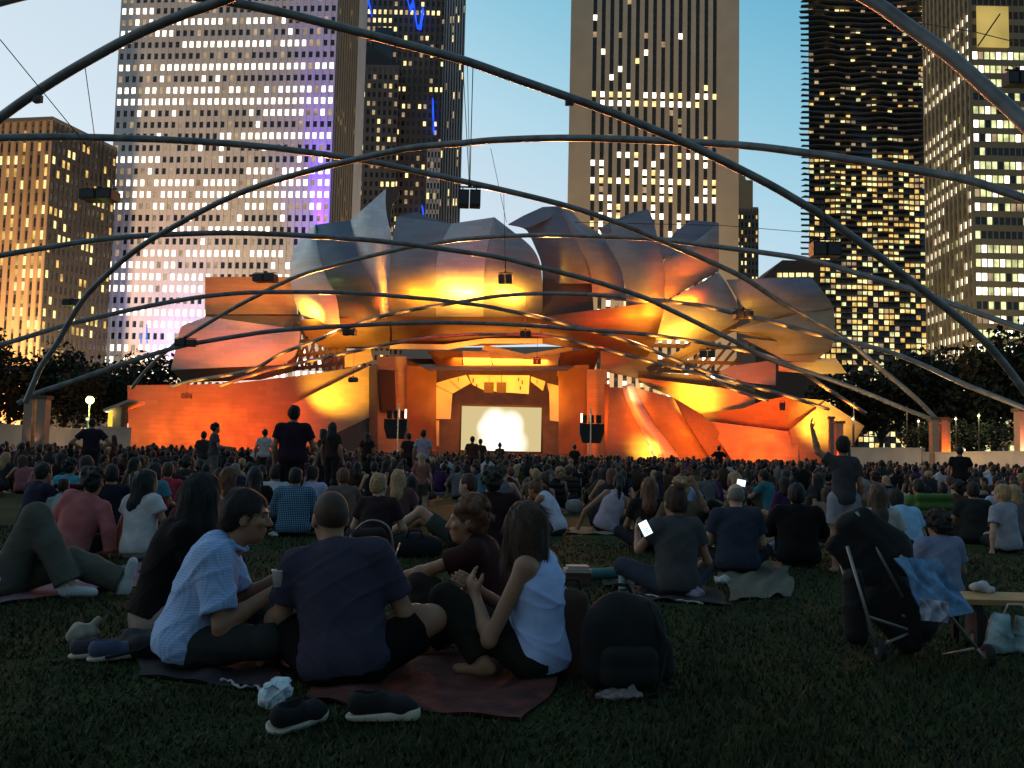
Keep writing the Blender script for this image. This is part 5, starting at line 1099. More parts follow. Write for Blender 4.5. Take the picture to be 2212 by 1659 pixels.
mid(712, 21.0, pose('stand', w=.9), -20, 'tan', ('long', 'dark'), dict(col=(.035,.02,.018)), dict(col=(.02,.02,.02)), 'long haired woman standing right of the tall man in maroon', False)
mid(694, 21.6, pose('hold', w=.9), 70, 'tan', ('long', 'dark'), dict(col=(.05,.03,.025)), dict(col=(.02,.02,.02)), 'shorter woman facing the long haired woman before the yellow panel', False, scale=.92)
mid(190, 22.0, pose('akimbo', w=1.05), 15, 'tan', ('short', 'black'), dict(col=(.018,.015,.022), e=.024), dict(col=(.015,.014,.014)), 'man with hands on hips standing before the low west wall')
mid(241, 34.0, pose('stand', w=.9), 80, 'tan', ('long', 'dark'), dict(col=(.09,.04,.025)), dict(col=(.05,.03,.02)), 'small figure in reddish dress standing in front of the pale wall block', False, scale=.86)
mid(911, 27.0, pose('stand'), 0, 'tan', ('short', 'dark'), dict(col=(.30,.28,.34)), dict(col=(.03,.03,.03)), 'man in pale shirt with a dark strap down his back near the screen', scale=1.02)
mid(880, 30.0, pose('stand'), 20, 'tan', ('short', 'dark'), dict(col=(.04,.02,.02)), dict(col=(.03,.02,.02)), 'dark figure standing left of the man in the pale shirt')
mid(1553, 42.0, pose('akimbo'), -10, 'tan', ('short', 'black'), dict(col=(.02,.01,.01)), dict(col=(.02,.012,.012)), 'dark silhouette standing against the orange east wall')
mid(1018, 33.0, pose('stand'), 0, 'tan', ('short', 'dark'), dict(col=(.07,.03,.02)), dict(col=(.03,.02,.02)), 'dark silhouette standing against the lower edge of the video screen')
mid(1036, 38.0, pose('stand'), 10, 'tan', ('short', 'dark'), dict(col=(.05,.03,.02)), dict(col=(.03,.02,.02)), 'taller of two dim silhouettes low in front of the bright screen')
mid(1078, 40.0, pose('stand', w=.9), -10, 'tan', ('bun', 'dark'), dict(col=(.06,.04,.03)), dict(col=(.03,.02,.02)), 'shorter of two dim silhouettes low in front of the bright screen', False, scale=.93)
mid(790, 30.0, pose('stand', w=.9), 0, 'tan', ('long', 'dark'), dict(col=(.03,.015,.01)), dict(col=(.03,.02,.02)), 'dim figure standing at the foot of the dark pillar', False)
mid(1240, 36.0, pose('stand', w=.9), 0, 'tan', ('short', 'dark'), dict(col=(.03,.015,.01)), dict(col=(.03,.02,.02)), 'dim figure standing under the right speaker tower', False, scale=.9)
mid(2075, 20.0, pose('hold', w=1.1), -20, 'tan', ('short', 'black'), dict(col=(.015,.012,.012)), dict(col=(.015,.012,.012)), 'dark heavy figure standing before the east terrace wall', scale=.86)
# ---------------------------------------------------------------- the crowd: prototypes, then copies
CP = {}
for i, (pn, kw) in enumerate((('cross', {}), ('hug', {}), ('back', {}), ('lean', {}), ('side', {}), ('cross', dict(hy=42, hr=6, chest=(.02,.05,.41), nb=(.04,.09,.55), head=(.06,.13,.70))), ('hug', dict(hy=-38, hp=-8)), ('cross', dict(hy=-30, hp=10, chest=(-.03,.0,.41), nb=(-.05,.0,.565), head=(-.06,.02,.725), elL=(-.30,.02,.22), wrL=(-.33,-.06,.05))))):
    q = pose(pn, **kw); A = frame(q); r_ = .024
    CP[pn+str(i)] = dict(body=skin_mesh(q, A, r_, True, False, False), sh=[shirt_mesh(q, A, r_, e=.022), shirt_mesh(q, A, r_, tank=True, e=.02), shirt_mesh(q, A, r_, long=True, e=.022)], tr=[trouser_mesh(q, A, r_), trouser_mesh(q, A, r_, 'shorts')],
        hair={st: hair_mesh(A, .017, st, 1.0+i) for st in ('short', 'long', 'bun', 'bob', 'curly', 'pony')})
    c = CP[pn+str(i)]
    for me in [c['body']] + c['sh'] + c['tr'] + list(c['hair'].values()): me.materials.append(SKIN['tan'])
SHC = [('black', (.010,.010,.011), 9), ('charcoal', (.03,.03,.032), 8), ('navy', (.018,.022,.045), 6), ('maroon', (.055,.012,.014), 4), ('brown', (.06,.035,.022), 5), ('white', (.36,.36,.38), 3), ('pale blue', (.20,.30,.46), 2), ('grey', (.11,.11,.115), 5), ('pink', (.28,.10,.11), 2), ('teal', (.03,.13,.16), 2), ('olive', (.05,.055,.022), 3), ('purple', (.05,.02,.07), 2), ('tan', (.17,.12,.08), 3)]
HST = [('short', 'short', 9), ('long', 'long', 7), ('bun', 'knotted', 3), ('bob', 'bobbed', 3), ('curly', 'curly', 3), ('pony', 'ponytailed', 2)]
HCO = [('black', 'black', 8), ('dark', 'dark brown', 9), ('brown', 'brown', 6), ('red', 'auburn', 3), ('blond', 'blond', 2), ('grey', 'grey', 1)]
def wpick(t): return rnd.choices(t, [x[-1] for x in t])[0]
PTXT = {'cross': 'cross legged', 'hug': 'hugging knees', 'back': 'leaning back', 'lean': 'propped sideways', 'side': 'legs aside'}
LMK = [(0, 'the west wall'), (160, 'the street lamp'), (300, 'the orange wall end'), (440, 'the orange wall'), (560, 'the tall standing man'), (700, 'the yellow panel'), (830, 'the left speaker tower'), (960, 'the screen left edge'), (1090, 'the screen middle'), (1200, 'the screen right edge'), (1290, 'the right speaker tower'), (1400, 'the leaning fin'), (1520, 'the dark blade panel'), (1660, 'the wide orange facet'), (1790, 'the yellow end facet'), (1920, 'the twin pylons'), (2060, 'the east terrace wall'), (2180, 'the last pink pylon')]
def place_ok(x, y, dmin):
    for p in MID:
        if math.hypot(p.x-x, p.y-y) < dmin: return False
        if y < p.y and abs(x/y-p.x/p.y)*y < .62 and p.y-y < 8 and y < 13.2: return False
    return True
n_crowd = 0; pts = []
d = 9.6
while d < 27.5 and n_crowd < 168:
    hw = 1160/FPX*d; x = -hw + rnd.uniform(0, .6)
    while x < hw:
        y = d + rnd.uniform(-.35, .35); pr_ = .10 if d < 12 else (.30 if d < 14.5 else (.46 if d < 19 else .60))
        if rnd.random() < pr_ and place_ok(x, y, .72) and all(math.hypot(x-a, y-b) > .62 for a, b in pts):
            pts.append((x, y)); MID.append(Vector((x, y, 0)))
            pn = rnd.choices(['cross', 'hug', 'back', 'lean', 'side'], [6, 4, 2, 2, 2])[0]; c = CP[rnd.choice([k for k in CP if k.startswith(pn)])]; sc = wpick(SHC); hs = wpick(HST); hc = wpick(HCO)
            b = bpy.data.objects.new('person', c['body']); COL.objects.link(b); b.location = (x, y, 0); b.rotation_euler = (0, 0, rnd.gauss(0, .6)); k = rnd.uniform(.88, 1.07); b.scale = (k, k, k)
            b.material_slots[0].link = 'OBJECT'; b.material_slots[0].material = SKIN[rnd.choice(['tan', 'tan', 'fair', 'brown'])]
            mob('shirt', rnd.choice(c['sh']), cloth(sc[1]), b); mob('trousers', rnd.choice(c['tr']), cloth(rnd.choice([(.012,.012,.014), (.03,.035,.05), (.06,.05,.04)])), b); mob('hair', c['hair'][hs[0]], HAIRM[hc[0]], b)
            u = 1106+FPX*x/y; lm = min(LMK, key=lambda t: abs(t[0]-u))[1]; row = 'front' if d < 14.5 else ('middle' if d < 21 else 'rear')
            tag(b, '%s top, %s %s hair, %s, %s rows below %s' % (sc[0].capitalize(), hs[1], hc[1], PTXT[pn], row, lm.replace('the ', '', 1)), 'person', 'people seated in the crowd'); n_crowd += 1
        x += rnd.uniform(.8, 1.35)
    d += .95
# low chairs and bags among the seated people
TUB = pm('chair_tube', (.16, .15, .14), .4, metal=.6); ch = empty('lawn_chair', (0, 0, 0)); S = SDF(.02); S.cone((-.20, -.02, .24), (.20, -.02, .24), .035, .035, .03); S.cone((-.20, -.07, .48), (.20, -.07, .48), .035, .035, .12); S.cone((-.19, -.045, .36), (.19, -.045, .36), .05, .05, .06); mob('chair_back', S.mesh('chair_back'), cloth((.012, .014, .02)), ch)
for sx in (-1, 1):
    mb = MB(); mb.tube([(sx*.25, .30, 0), (sx*.25, -.02, .22), (sx*.25, -.09, .56)], .011, 6); mb.build('frame_tube', TUB, ch, True, local=True); mb = MB(); mb.tube([(sx*.27, -.12, 0), (sx*.27, .1, .30), (sx*.27, .3, .31)], .010, 6); mb.build('arm_rest', TUB, ch, True, local=True)
for i in range(26):
    x, y = pts[(i*7+3) % len(pts)]; o = ch if i == 0 else copy_tree(ch); o.location = (x, y-.20, 0); o.rotation_euler = (0, 0, rnd.gauss(0, .2)); m = cloth(rnd.choice([(.012,.014,.02), (.02,.02,.02), (.05,.012,.014), (.018,.03,.06), (.02,.04,.02)]))
    for k in o.children:
        if k.name.startswith('chair_back'): k.material_slots[0].link = 'OBJECT'; k.material_slots[0].material = m
    tag(o, 'low folding lawn chair under one of the people in the seated crowd', 'chair', 'lawn chairs in the crowd')
S = SDF(.02); S.ell((0, 0, .12), (.17, .12, .13), k=.03); S.cone((-.08, 0, .2), (.08, 0, .22), .05, .04, .06); S.cut((0, 0, .01), (0, 0, -1)); S.noise = creases(.02, 1.1); BAGM = S.mesh('bag'); BAGM.materials.append(CLO[((.012,.014,.02), 'plain')])
for i in range(22):
    x, y = pts[(i*5+1) % len(pts)]; x += rnd.choice((-.55, .55)); y -= rnd.uniform(-.1, .3); o = bpy.data.objects.new('bag', BAGM); COL.objects.link(o); o.location = (x, y, 0); o.rotation_euler = (0, 0, rnd.random()*6); o.material_slots[0].link = 'OBJECT'; o.material_slots[0].material = cloth(rnd.choice([(.012,.014,.02), (.05,.04,.03), (.10,.02,.02), (.02,.05,.09), (.2,.2,.2)])); tag(o, 'soft bag on the grass among the seated crowd', 'bag', 'bags in the crowd')
BK = []
for i in range(18):
    x, y = pts[(i*9+2) % len(pts)]; a, b = rnd.uniform(.7, 1.1), rnd.uniform(.6, .9)
    mb = MB(); n = 12; g = [Vector((a*(2*s/n-1)+.04*math.sin(5*t/n*3+i), b*(2*t/n-1)+.05*math.sin(4*s/n*3+i), .012+.012*math.sin(s*1.3+i)*math.sin(t*1.1))) for s in range(n+1) for t in range(n+1)]
    mb.add(g, [(s*(n+1)+t, (s+1)*(n+1)+t, (s+1)*(n+1)+t+1, s*(n+1)+t+1) for s in range(n) for t in range(n)]); m = cloth(rnd.choice([(.10,.02,.025), (.03,.045,.09), (.14,.12,.09), (.02,.05,.03), (.2,.19,.18), (.05,.02,.05)]))
    o = mb.build('blanket', m, None, True, (0, 0, 0), local=True); o.location = (x, y+.25, 0); o.rotation_euler = (0, 0, rnd.gauss(0, .3)); tag(o, 'picnic blanket spread under people in the seated crowd', 'blanket', 'blankets in the crowd')
# far rows: smaller in the picture than a few pixels, one simple seated shape each
FARM = [HAIRM['black'], HAIRM['dark'], SKIN['tan'], cloth((.010,.010,.011)), cloth((.03,.03,.032)), cloth((.055,.012,.014)), cloth((.11,.11,.115)), cloth((.06,.035,.022)), HAIRM['brown'], cloth((.36,.36,.38)), HAIRM['blond'], cloth((.05,.02,.07)), cloth((.20,.30,.46))]
def far_person(mb, x, y, z, k, q, seg=8):
    cm = q.choices([3, 4, 5, 6, 7, 9, 11, 12], [9, 7, 3, 3, 4, 1.2, 2, .8])[0]; hm = q.choices([0, 1, 8, 10], [5, 6, 3, 1])[0]
    h = .80*k; lx = q.uniform(-.05, .05)
    mb.ell((x, y, z+.30*k), (.24*k, .17*k, .36*k), None, seg, 5, cm); mb.ell((x, y+.02, z+.48*k), (.25*k, .12*k, .10*k), None, seg, 5, cm)
    mb.ell((x+lx, y+.03, z+(h-.10)*1.0), (.077*k, .09*k, .115*k), None, seg, 6, 2); mb.ell((x+lx, y-.02, z+(h-.07)), (.088*k, .098*k, .105*k), None, seg, 6, hm)
    if q.random() < .4: mb.ell((x+lx, y-.06, z+h-.25*k), (.085*k, .05*k, .17*k), None, seg, 5, hm)
q = random.Random(99); far_n = 0; far_pts = []
while far_n < 76:
    d = q.uniform(24, 36); u = q.uniform(-20, 2230); x = (u-1106)/FPX*d
    if not all(math.hypot(x-a, d-b) > .75 for a, b in far_pts) or not all(math.hypot(x-p.x, d-p.y) > .7 for p in MID): continue
    far_pts.append((x, d)); mb = MB(); far_person(mb, 0, 0, 0, q.uniform(.95, 1.12), q, 10); o = mb.build('person', FARM, None, True, (0, 0, 0)); o.location = (x, d, q.uniform(0, .18)); far_n += 1
    tag(o, 'head and shoulders of a seated person in the packed far rows before the stage', 'person', 'people in the packed far rows')
mb = MB(); d = 26.5; nst = 0
while d < 97:
    hw = 1380/FPX*d; x = -hw+q.uniform(0, .5)
    while x < hw:
        y = d+q.uniform(-.3, .3)
        if q.random() < (.55 if d < 36 else .62) and (d > 37 or (all(math.hypot(x-a, y-b) > .6 for a, b in far_pts) and all(math.hypot(x-p.x, y-p.y) > .6 for p in MID))) and abs(x) < 66 and not (d > 72 and x > 26) and not (d > 60 and x < -26):
            far_person(mb, x, y, q.choice((0, .05, .1, .2, .3)) if d < 45 else q.uniform(.1, .42), q.uniform(.92, 1.1), q, 6); nst += 1
        x += q.uniform(.62, 1.0) if d < 50 else q.uniform(.8, 1.4)
    d += .95 if d < 50 else 2.0
tag(mb.build('crowd', FARM, None, True, (0, 0, 0)), 'packed far crowd of heads and shoulders in front of the stage', 'crowd', kind='stuff')
# ---------------------------------------------------------------- things lying about on the lawn
def sdf_ob(name, S, m, parent=None, loc=(0, 0, 0), rz=0.0):
    o = mob(name, S.mesh(name), m, parent); o.location = loc; o.rotation_euler = (0, 0, rz); return o
BQ = []
def blanket(c4, m, label, name='blanket', seed=1.0, amp=.018, n=26):
    BQ.append([G(*p) for p in c4])
    a, b, c, d_ = [Vector(G(*p)) for p in c4]; o0 = (a+b+c+d_)/4; o0.z = 0; top = []; mb = MB()
    for i in range(n+1):
        for j in range(n+1):
            s, t = i/n, j/n; e = .03*math.sin(9*t+seed)*(1 if i in (0, n) else 0); p = (a*(1-s)+b*s)*(1-t)+(d_*(1-s)+c*s)*t
            z = .018+amp*(.6*math.sin(7*s*2+seed+3*t)*math.sin(6*t*2+2*seed)+.4*math.sin(19*s+11*t+seed)) ; p = p + Vector((e, e*.6, 0)); p.z = max(.010, z); top.append(p)
    w_ = n+1; mb.add(top, [(i*w_+j, (i+1)*w_+j, (i+1)*w_+j+1, i*w_+j+1) for i in range(n) for j in range(n)])
    mb.add([p-Vector((0, 0, .008)) for p in top], [(i*w_+j+1, (i+1)*w_+j+1, (i+1)*w_+j, i*w_+j) for i in range(n) for j in range(n)])
    o = mb.build(name, m, None, True, o0); tag(o, label, 'blanket'); return o
def striped(name, cols, sc=7, ax_='X', dist=2.5):
    m = pm(name, cols[0], .95, var=0, bump=.2, bscale=60); nt = m.node_tree; N = nt.nodes; L = nt.links; tc = N.new('ShaderNodeTexCoord'); wv = N.new('ShaderNodeTexWave'); wv.bands_direction = ax_
    wv.inputs['Scale'].default_value = sc; wv.inputs['Distortion'].default_value = dist; wv.inputs['Detail'].default_value = 2; L.new(tc.outputs['Object'], wv.inputs['Vector']); rp = N.new('ShaderNodeValToRGB'); rp.color_ramp.interpolation = 'CONSTANT'; e = rp.color_ramp.elements
    e[0].color = (*cols[0], 1); e[1].color = (*cols[1], 1); e[1].position = .45
    if len(cols) > 2: x = e.new(.72); x.color = (*cols[2], 1)
    L.new(wv.outputs['Fac'], rp.inputs['Fac']); L.new(rp.outputs['Color'], N['Principled BSDF'].inputs['Base Color']); return m
blanket([(600, 1412), (1240, 1416), (1140, 1562), (690, 1520)], pm('red_blanket', (.075, .016, .012), .95, var=.65, scale=9, bump=.3, bscale=40), 'dark red blanket under the circle of four friends', seed=2.2)
blanket([(250, 1372), (560, 1380), (600, 1502), (300, 1462)], pm('dark_blanket', (.016, .014, .018), .95, var=.3, scale=6, bump=.3, bscale=40), 'dark blanket under the man in the light blue shirt', seed=.6)
blanket([(-40, 1238), (310, 1222), (302, 1268), (-30, 1312)], striped('striped_cloth', [(.05, .018, .03), (.30, .27, .30), (.16, .05, .08)], 9, 'Y', 3.0), 'crumpled blanket with white and plum stripes at the west edge', seed=1.4, amp=.03)
blanket([(1300, 1258), (1520, 1262), (1590, 1312), (1360, 1296)], pm('dark_sheet', (.014, .014, .014), .95, var=.3), 'dark cloth with a pale edge under the woman with the phone', seed=3.0)
blanket([(1545, 1222), (1705, 1212), (1712, 1290), (1580, 1300)], striped('beige_stripes', [(.05, .05, .035), (.16, .14, .09), (.09, .09, .07)], 5, 'Y', 5), 'rumpled beige striped blanket right of the woman with the phone', seed=1.1, amp=.03)
blanket([(1230, 1140), (1360, 1146), (1372, 1158), (1225, 1154)], pm('straw_mat', (.16, .13, .07), .95, var=.2), 'thin straw coloured mat under the woman in lavender', name='mat', seed=1.9)
for u0, v0, u1, v1, lab in ((476, 1470, 560, 1489, 'pale cord edging the dark blanket'), (1375, 1282, 1520, 1304, 'pale twisted cord along the dark cloth edge')):
    mb = MB(); a, b = G(u0, v0, .02), G(u1, v1, .02); mb.tube([a+(b-a)*t+Vector((0, .03*math.sin(t*9), .004*math.sin(t*30))) for t in [i/24 for i in range(25)]], [.006+.002*math.sin(i*1.7) for i in range(25)], 6); tag(mb.build('cord', pm('cord', (.32, .30, .30), .9), None, True), lab, 'cord')
SOLE = pm('rubber_sole', (.48, .43, .34), .7, var=.12, scale=30); CAN = pm('black_canvas', (.008, .008, .009), .9, bump=.2, bscale=90)
def sneaker(u, v, rz, label, up=CAN, sole=SOLE, k=1.0, tip=0.0):
    e = empty('sneaker', G(u, v)+Vector((0, 0, .012)), rz); tag(e, label, 'shoe'); e.rotation_euler = (tip, 0, rz); e.scale = (k,)*3
    S = SDF(.005); S.cone((-.09, 0, .055), (.07, 0, .045), .042, .036, .03); S.cone((.07, 0, .045), (.105, 0, .035), .036, .030, .03); S.cone((-.085, 0, .07), (-.02, 0, .075), .036, .036, .02); S.ell((-.055, 0, .12), (.058, .027, .05), sub=True); S.cut((0, 0, .022), (0, 0, -1)); sdf_ob('upper', S, up, e)
    S = SDF(.005); S.cone((-.095, 0, .02), (.0, 0, .018), .043, .040, .02); S.cone((0, 0, .018), (.10, .0, .024), .038, .040, .02); S.cut((0, 0, .030), (-.1, 0, 1)); S.cut((0, 0, 0), (0, 0, -1)); sdf_ob('sole', S, sole, e)
    mb = MB()
    for i in range(4): mb.tube([(.0+i*.018, -.02, .083-i*.004), (.008+i*.018, 0, .090-i*.004), (.0+i*.018, .02, .083-i*.004)], .0025, 5)
    mb.build('lace', pm('lace', (.10, .09, .08), .9), e, True, local=True)
sneaker(640, 1572, R(52), 'black canvas sneaker tipped toward us next to the crumpled tissue', tip=.35)
sneaker(826, 1560, R(4), 'black canvas sneaker lying side on with its white sole showing', k=1.06)
BLUS = pm('blue_canvas', (.06, .08, .14), .9); sneaker(248, 1428, R(35), 'grey blue sneaker left of the dark blanket', BLUS, SOLE, .95); sneaker(205, 1424, R(20), 'grey sneaker half hidden next to the blue one', pm('grey_canvas', (.05, .05, .06), .9), SOLE, .9)
S = SDF(.006); S.ell((0, 0, .055), (.085, .075, .06), k=.01); S.cone((.03, 0, .10), (.075, .01, .12), .016, .022, .02); S.noise = wob(.006, 60, 70, 55, .4); tag(sdf_ob('sun_hat', S, pm('pale_straw', (.24, .23, .19), .9, bump=.3), None, G(178, 1392)), 'pale floppy sun hat on the grass left of the sneakers', 'hat')
S = SDF(.006); S.ell((0, 0, .06), (.15, .10, .07), k=.02); S.cone((-.08, 0, .10), (.08, .02, .11), .03, .03, .04); S.noise = wob(.006, 40, 45, 38, 1.2); b = sdf_ob('shoulder_bag', S, pm('dark_bag', (.014, .012, .012), .8, bump=.2), None, G(312, 1420)); tag(b, 'dark shoulder bag slumped on the dark blanket', 'bag')
mb = MB(); mb.tube([(.1, 0, .1), (.02, -.12, .06), (-.12, -.16, .03), (-.2, -.08, .02)], .008, 6); mb.build('strap', CAN, b, True, local=True)
S = SDF(.0032); S.ell((0, 0, .055), (.055, .046, .052), k=.01); S.ell((.04, 0, .095), (.03, .026, .028), k=.01); S.noise = lambda p: creases(.022, 2.2)(p*3.2)+wob(.006, 85, 78, 92, 2.2)(p); tag(sdf_ob('tissue', S, pm('tissue', (.50, .62, .68), .9, bump=.6, bscale=35), None, G(588, 1533)), 'crumpled pale blue tissue on the grass', 'tissue')
# cup in the hand of the man in light blue
cp = P(602, 1246, 4.28); mb = MB(); mb.lathe(cp+Vector((0, 0, -.045)), [(.022, 0), (.031, .07), (.034, .073), (.034, .078), (.030, .078), (.021, .006)], 18); tag(mb.build('cup', pm('white_plastic', (.55, .55, .52), .4, var=0), None, True), 'white plastic cup held by the man in the light blue shirt', 'cup')
# backpack
e = empty('backpack', G(1345, 1490), R(8)); tag(e, 'big black backpack standing on the grass right of the tank top woman', 'backpack'); BP = pm('black_nylon', (.004, .0045, .0045), .85, var=.3, bump=.25, bscale=50)
S = SDF(.008); S.cone((-.10, 0, .11), (-.085, 0, .30), .10, .095, .06); S.cone((.10, 0, .11), (.085, 0, .30), .10, .095, .06); S.ell((0, 0, .22), (.18, .11, .22), k=.06); S.cut((0, 0, .012), (0, 0, -1)); S.noise = wob(.004, 28, 30, 24, 1.0); sdf_ob('pack_body', S, BP, e)
S = SDF(.008); S.cone((-.08, -.11, .09), (.08, -.11, .09), .055, .055, .03); S.cone((-.08, -.11, .17), (.08, -.11, .17), .05, .05, .05); sdf_ob('front_pocket', S, BP, e)
S = SDF(.008); S.cone((.19, .0, .09), (.185, 0, .20), .055, .045, .03); sdf_ob('side_pocket', S, BP, e)
mb = MB(); mb.tube([(-.05, .04, .42), (-.03, .05, .465), (.03, .05, .465), (.05, .04, .42)], .010, 6); mb.build('carry_handle', BP, e, True, local=True)
mb = MB(); mb.tube([(.10, -.05, .40), (.17, -.12, .22), (.12, -.14, .02), (.02, -.2, .012)], [.014, .012, .008, .006], 6); mb.build('shoulder_strap', BP, e, True, local=True)
S = SDF(.008); S.cone((-.035, 0, .05), (-.035, 0, .36), .065, .055, .04); S.cone((.035, 0, .05), (.035, 0, .36), .06, .05, .04); S.noise = wob(.006, 30, 34, 26, 2.0); b = sdf_ob('tote_bag', S, pm('brown_canvas', (.05, .03, .018), .9, bump=.3), None, G(1232, 1462)); tag(b, 'brown upright tote bag between the tank top woman and the backpack', 'bag')
mb = MB(); mb.tube([(-.05, 0, .38), (-.03, 0, .46), (.03, 0, .46), (.05, 0, .38)], .008, 6); mb.build('bag_handle', CAN, b, True, local=True)
S = SDF(.005); S.ell((0, 0, .02), (.09, .05, .022), k=.01); S.ell((.08, .02, .025), (.04, .03, .025), k=.01); S.noise = wob(.008, 80, 85, 70, .9); tag(sdf_ob('wrapper', S, pm('clear_wrap', (.16, .13, .12), .25, var=.4, scale=30), None, G(1330, 1512)), 'crinkled clear wrapper in front of the backpack', 'wrapper')
# picnic things beyond the circle
e = empty('food_box', G(1247, 1262), R(5)); tag(e, 'pale takeaway box on a brown carton beyond the backpack', 'food box')
mb = MB(); mb.box((0, 0, .05), (.21, .15, .095)); mb.build('carton', pm('brown_card', (.07, .04, .025), .9), e, local=True)
mb = MB(); mb.prism([(-.11, -.08), (.11, -.08), (.11, .08), (-.11, .08)], .101, .13); mb.prism([(-.09, -.065), (.09, -.065), (.09, .065), (-.09, .065)], .13, .155); mb.build('lid', pm('foam', (.42, .36, .30), .8), e, local=True)
mb = MB(); mb.tube([(-.16, 0, .05), (.16, .03, .065)], .05, 12); tag(mb.build('rolled_mat', pm('teal_foam', (.03, .14, .14), .8), None, True, loc=(0, 0, 0)), 'teal rolled mat beside the takeaway box', 'mat'); bpy.context.view_layer.update()
o = [x for x in COL.objects if x.name.startswith('rolled_mat')][0]; o.location = G(1310, 1254)
mb = MB(); mb.lathe((0, 0, 0), [(.033, 0), (.035, .02), (.034, .13), (.030, .15), (.014, .185), (.014, .2)], 14); b = mb.build('water_bottle', pm('clear_bottle', (.25, .36, .38), .15, var=.2), None, True, loc=(0, 0, 0)); b.location = G(1345, 1276); tag(b, 'clear water bottle standing right of the teal mat', 'bottle'); mb = MB(); mb.lathe((0, 0, .2), [(.016, 0), (.016, .02), (.003, .022)], 10); mb.build('bottle_cap', SOLE, b, local=True)
for u, v, w_, lab, c_ in ((1560, 1262, .07, 'white paper cup lying next to the beige striped blanket', (.4, .4, .38)), (1640, 1192, .06, 'white cup near the bald man in slate', (.42, .42, .44)), (1672, 1188, .09, 'small pale blue bag right of the white cup', (.2, .22, .3)), (590, 1160, .06, 'white crumpled napkin left of the blue checked shirt', (.4, .38, .36)), (1010, 1224, .06, 'white crumpled bag near the curly haired person', (.42, .4, .4)), (1500, 1292, .08, 'heap of pale tissue on the dark cloth', (.3, .28, .34)), (2012, 1092, .07, 'small white packet near the light blue shirt', (.45, .48, .5)), (760, 1196, .08, 'pale sandal in front of the blue checked shirt', (.2, .17, .15)), (2096, 1268, .07, 'white ball of paper on the low table', (.4, .4, .4))):
    S = SDF(.006); S.ell((0, 0, w_*.5), (w_, w_*.7, w_*.5), k=.01); S.noise = wob(w_*.12, 70, 75, 66, u*.1); z_ = 0
    tag(sdf_ob('litter' if 'ball' in lab else ('cup' if 'cup' in lab else 'packet' if ('packet' in lab or 'bag' in lab) else 'sandal' if 'sandal' in lab else 'napkin'), S, pm('pale_litter', c_, .9, bump=.3), None, G(u, v) if 'table' not in lab else P(2120, 1282, 5.6)), lab, 'litter')
# black cool bag and folding chair frame in the middle
e = empty('cool_bag', G(897, 1203)); tag(e, 'black cool bag on the grass in front of the bare legs', 'bag'); S = SDF(.012); S.ell((0, 0, .12), (.21, .13, .13), k=.03); S.cone((-.17, 0, .10), (.17, 0, .10), .11, .11, .05); S.cut((0, 0, .01), (0, 0, -1)); sdf_ob('bag_body', S, CAN, e); mb = MB(); mb.tube([(-.08, -.10, .2), (-.06, -.12, .28), (.06, -.12, .28), (.08, -.10, .2)], .010, 6); mb.build('bag_handle', BLACK, e, True, local=True)
e = empty('folding_chair', G(800, 1218), R(-12)); tag(e, 'low folding chair with a bowed metal frame and dark seat', 'chair'); TUBE = pm('grey_tube', (.20, .19, .18), .4, metal=.6)
mb = MB(); mb.tube(catmull([(-.26, -.12, .05), (-.12, -.16, .30), (.05, -.18, .42), (.22, -.15, .36), (.27, -.1, .1)], 8), .011, 8); mb.build('back_frame', TUBE, e, True, local=True)
mb = MB(); mb.tube([(-.26, -.12, .05), (-.2, .25, .18)], .010, 8); mb.build('leg', TUBE, e, True, local=True); mb = MB(); mb.tube([(.27, -.12, .05), (.2, .25, .18)], .010, 8); mb.build('leg', TUBE, e, True, local=True)
S = SDF(.012); S.cone((-.15, -.14, .12), (.16, -.14, .14), .05, .06, .05); S.cone((-.08, -.16, .28), (.14, -.165, .30), .06, .06, .08); sdf_ob('back_fabric', S, CAN, e)
e = empty('camp_chair', GP(2020, 13.2), R(10)); tag(e, 'camp chair with a bright green back at the east side', 'chair'); S = SDF(.02); S.cone((-.25, 0, .46), (.25, 0, .46), .05, .05, .03); S.cone((-.25, 0, .60), (.25, 0, .60), .05, .05, .1); sdf_ob('chair_back', S, pm('green_nylon', (.05, .13, .02), .8), e); S = SDF(.02); S.cone((-.22, .25, .30), (.22, .25, .30), .05, .05, .03); S.ell((0, .2, .3), (.27, .24, .04)); sdf_ob('seat', S, CAN, e)
for sx in (-1, 1):
    for sy in (0, .42): mb = MB(); mb.tube([(sx*.27, sy, 0), (sx*.26, sy, .30 if sy else .66)], .012, 6); mb.build('leg', TUBE, e, True, local=True)
# glowing phones
def phone(loc, sz, eul, label, strips=False):
    e = empty('phone', loc); e.rotation_euler = eul; tag(e, label, 'phone', 'glowing phones'); mb = MB(); mb.box((0, 0, 0), (sz[0], .009, sz[1])); mb.build('phone_body', BLACK, e, local=True)
    m = glow('phone_glow', (.80, .95, 1.0), 1.6); mb = MB(); mb.box((0, -.0060, 0), (sz[0]*.9, .002, sz[1]*.86)); mb.build('display', m, e, local=True)
    if strips:
        g_ = glow('phone_text', (.16, .20, .22), .5); 
        mb = MB()
        for i in range(4): mb.box((sz[0]*.05*(-1)**i, -.0078, -sz[1]*(.05+.09*i)), (sz[0]*.5, .001, sz[1]*.035))
        o = mb.build('text_line', g_, e, local=True)
phone(P(1394, 1141, 6.85), (.075, .125), (0, R(-28), 0), 'glowing phone held up by the woman in grey', True)
phone(P(1601, 1043, 12.5), (.13, .10), (0, R(10), 0), 'bright phone screen held above the bald man')
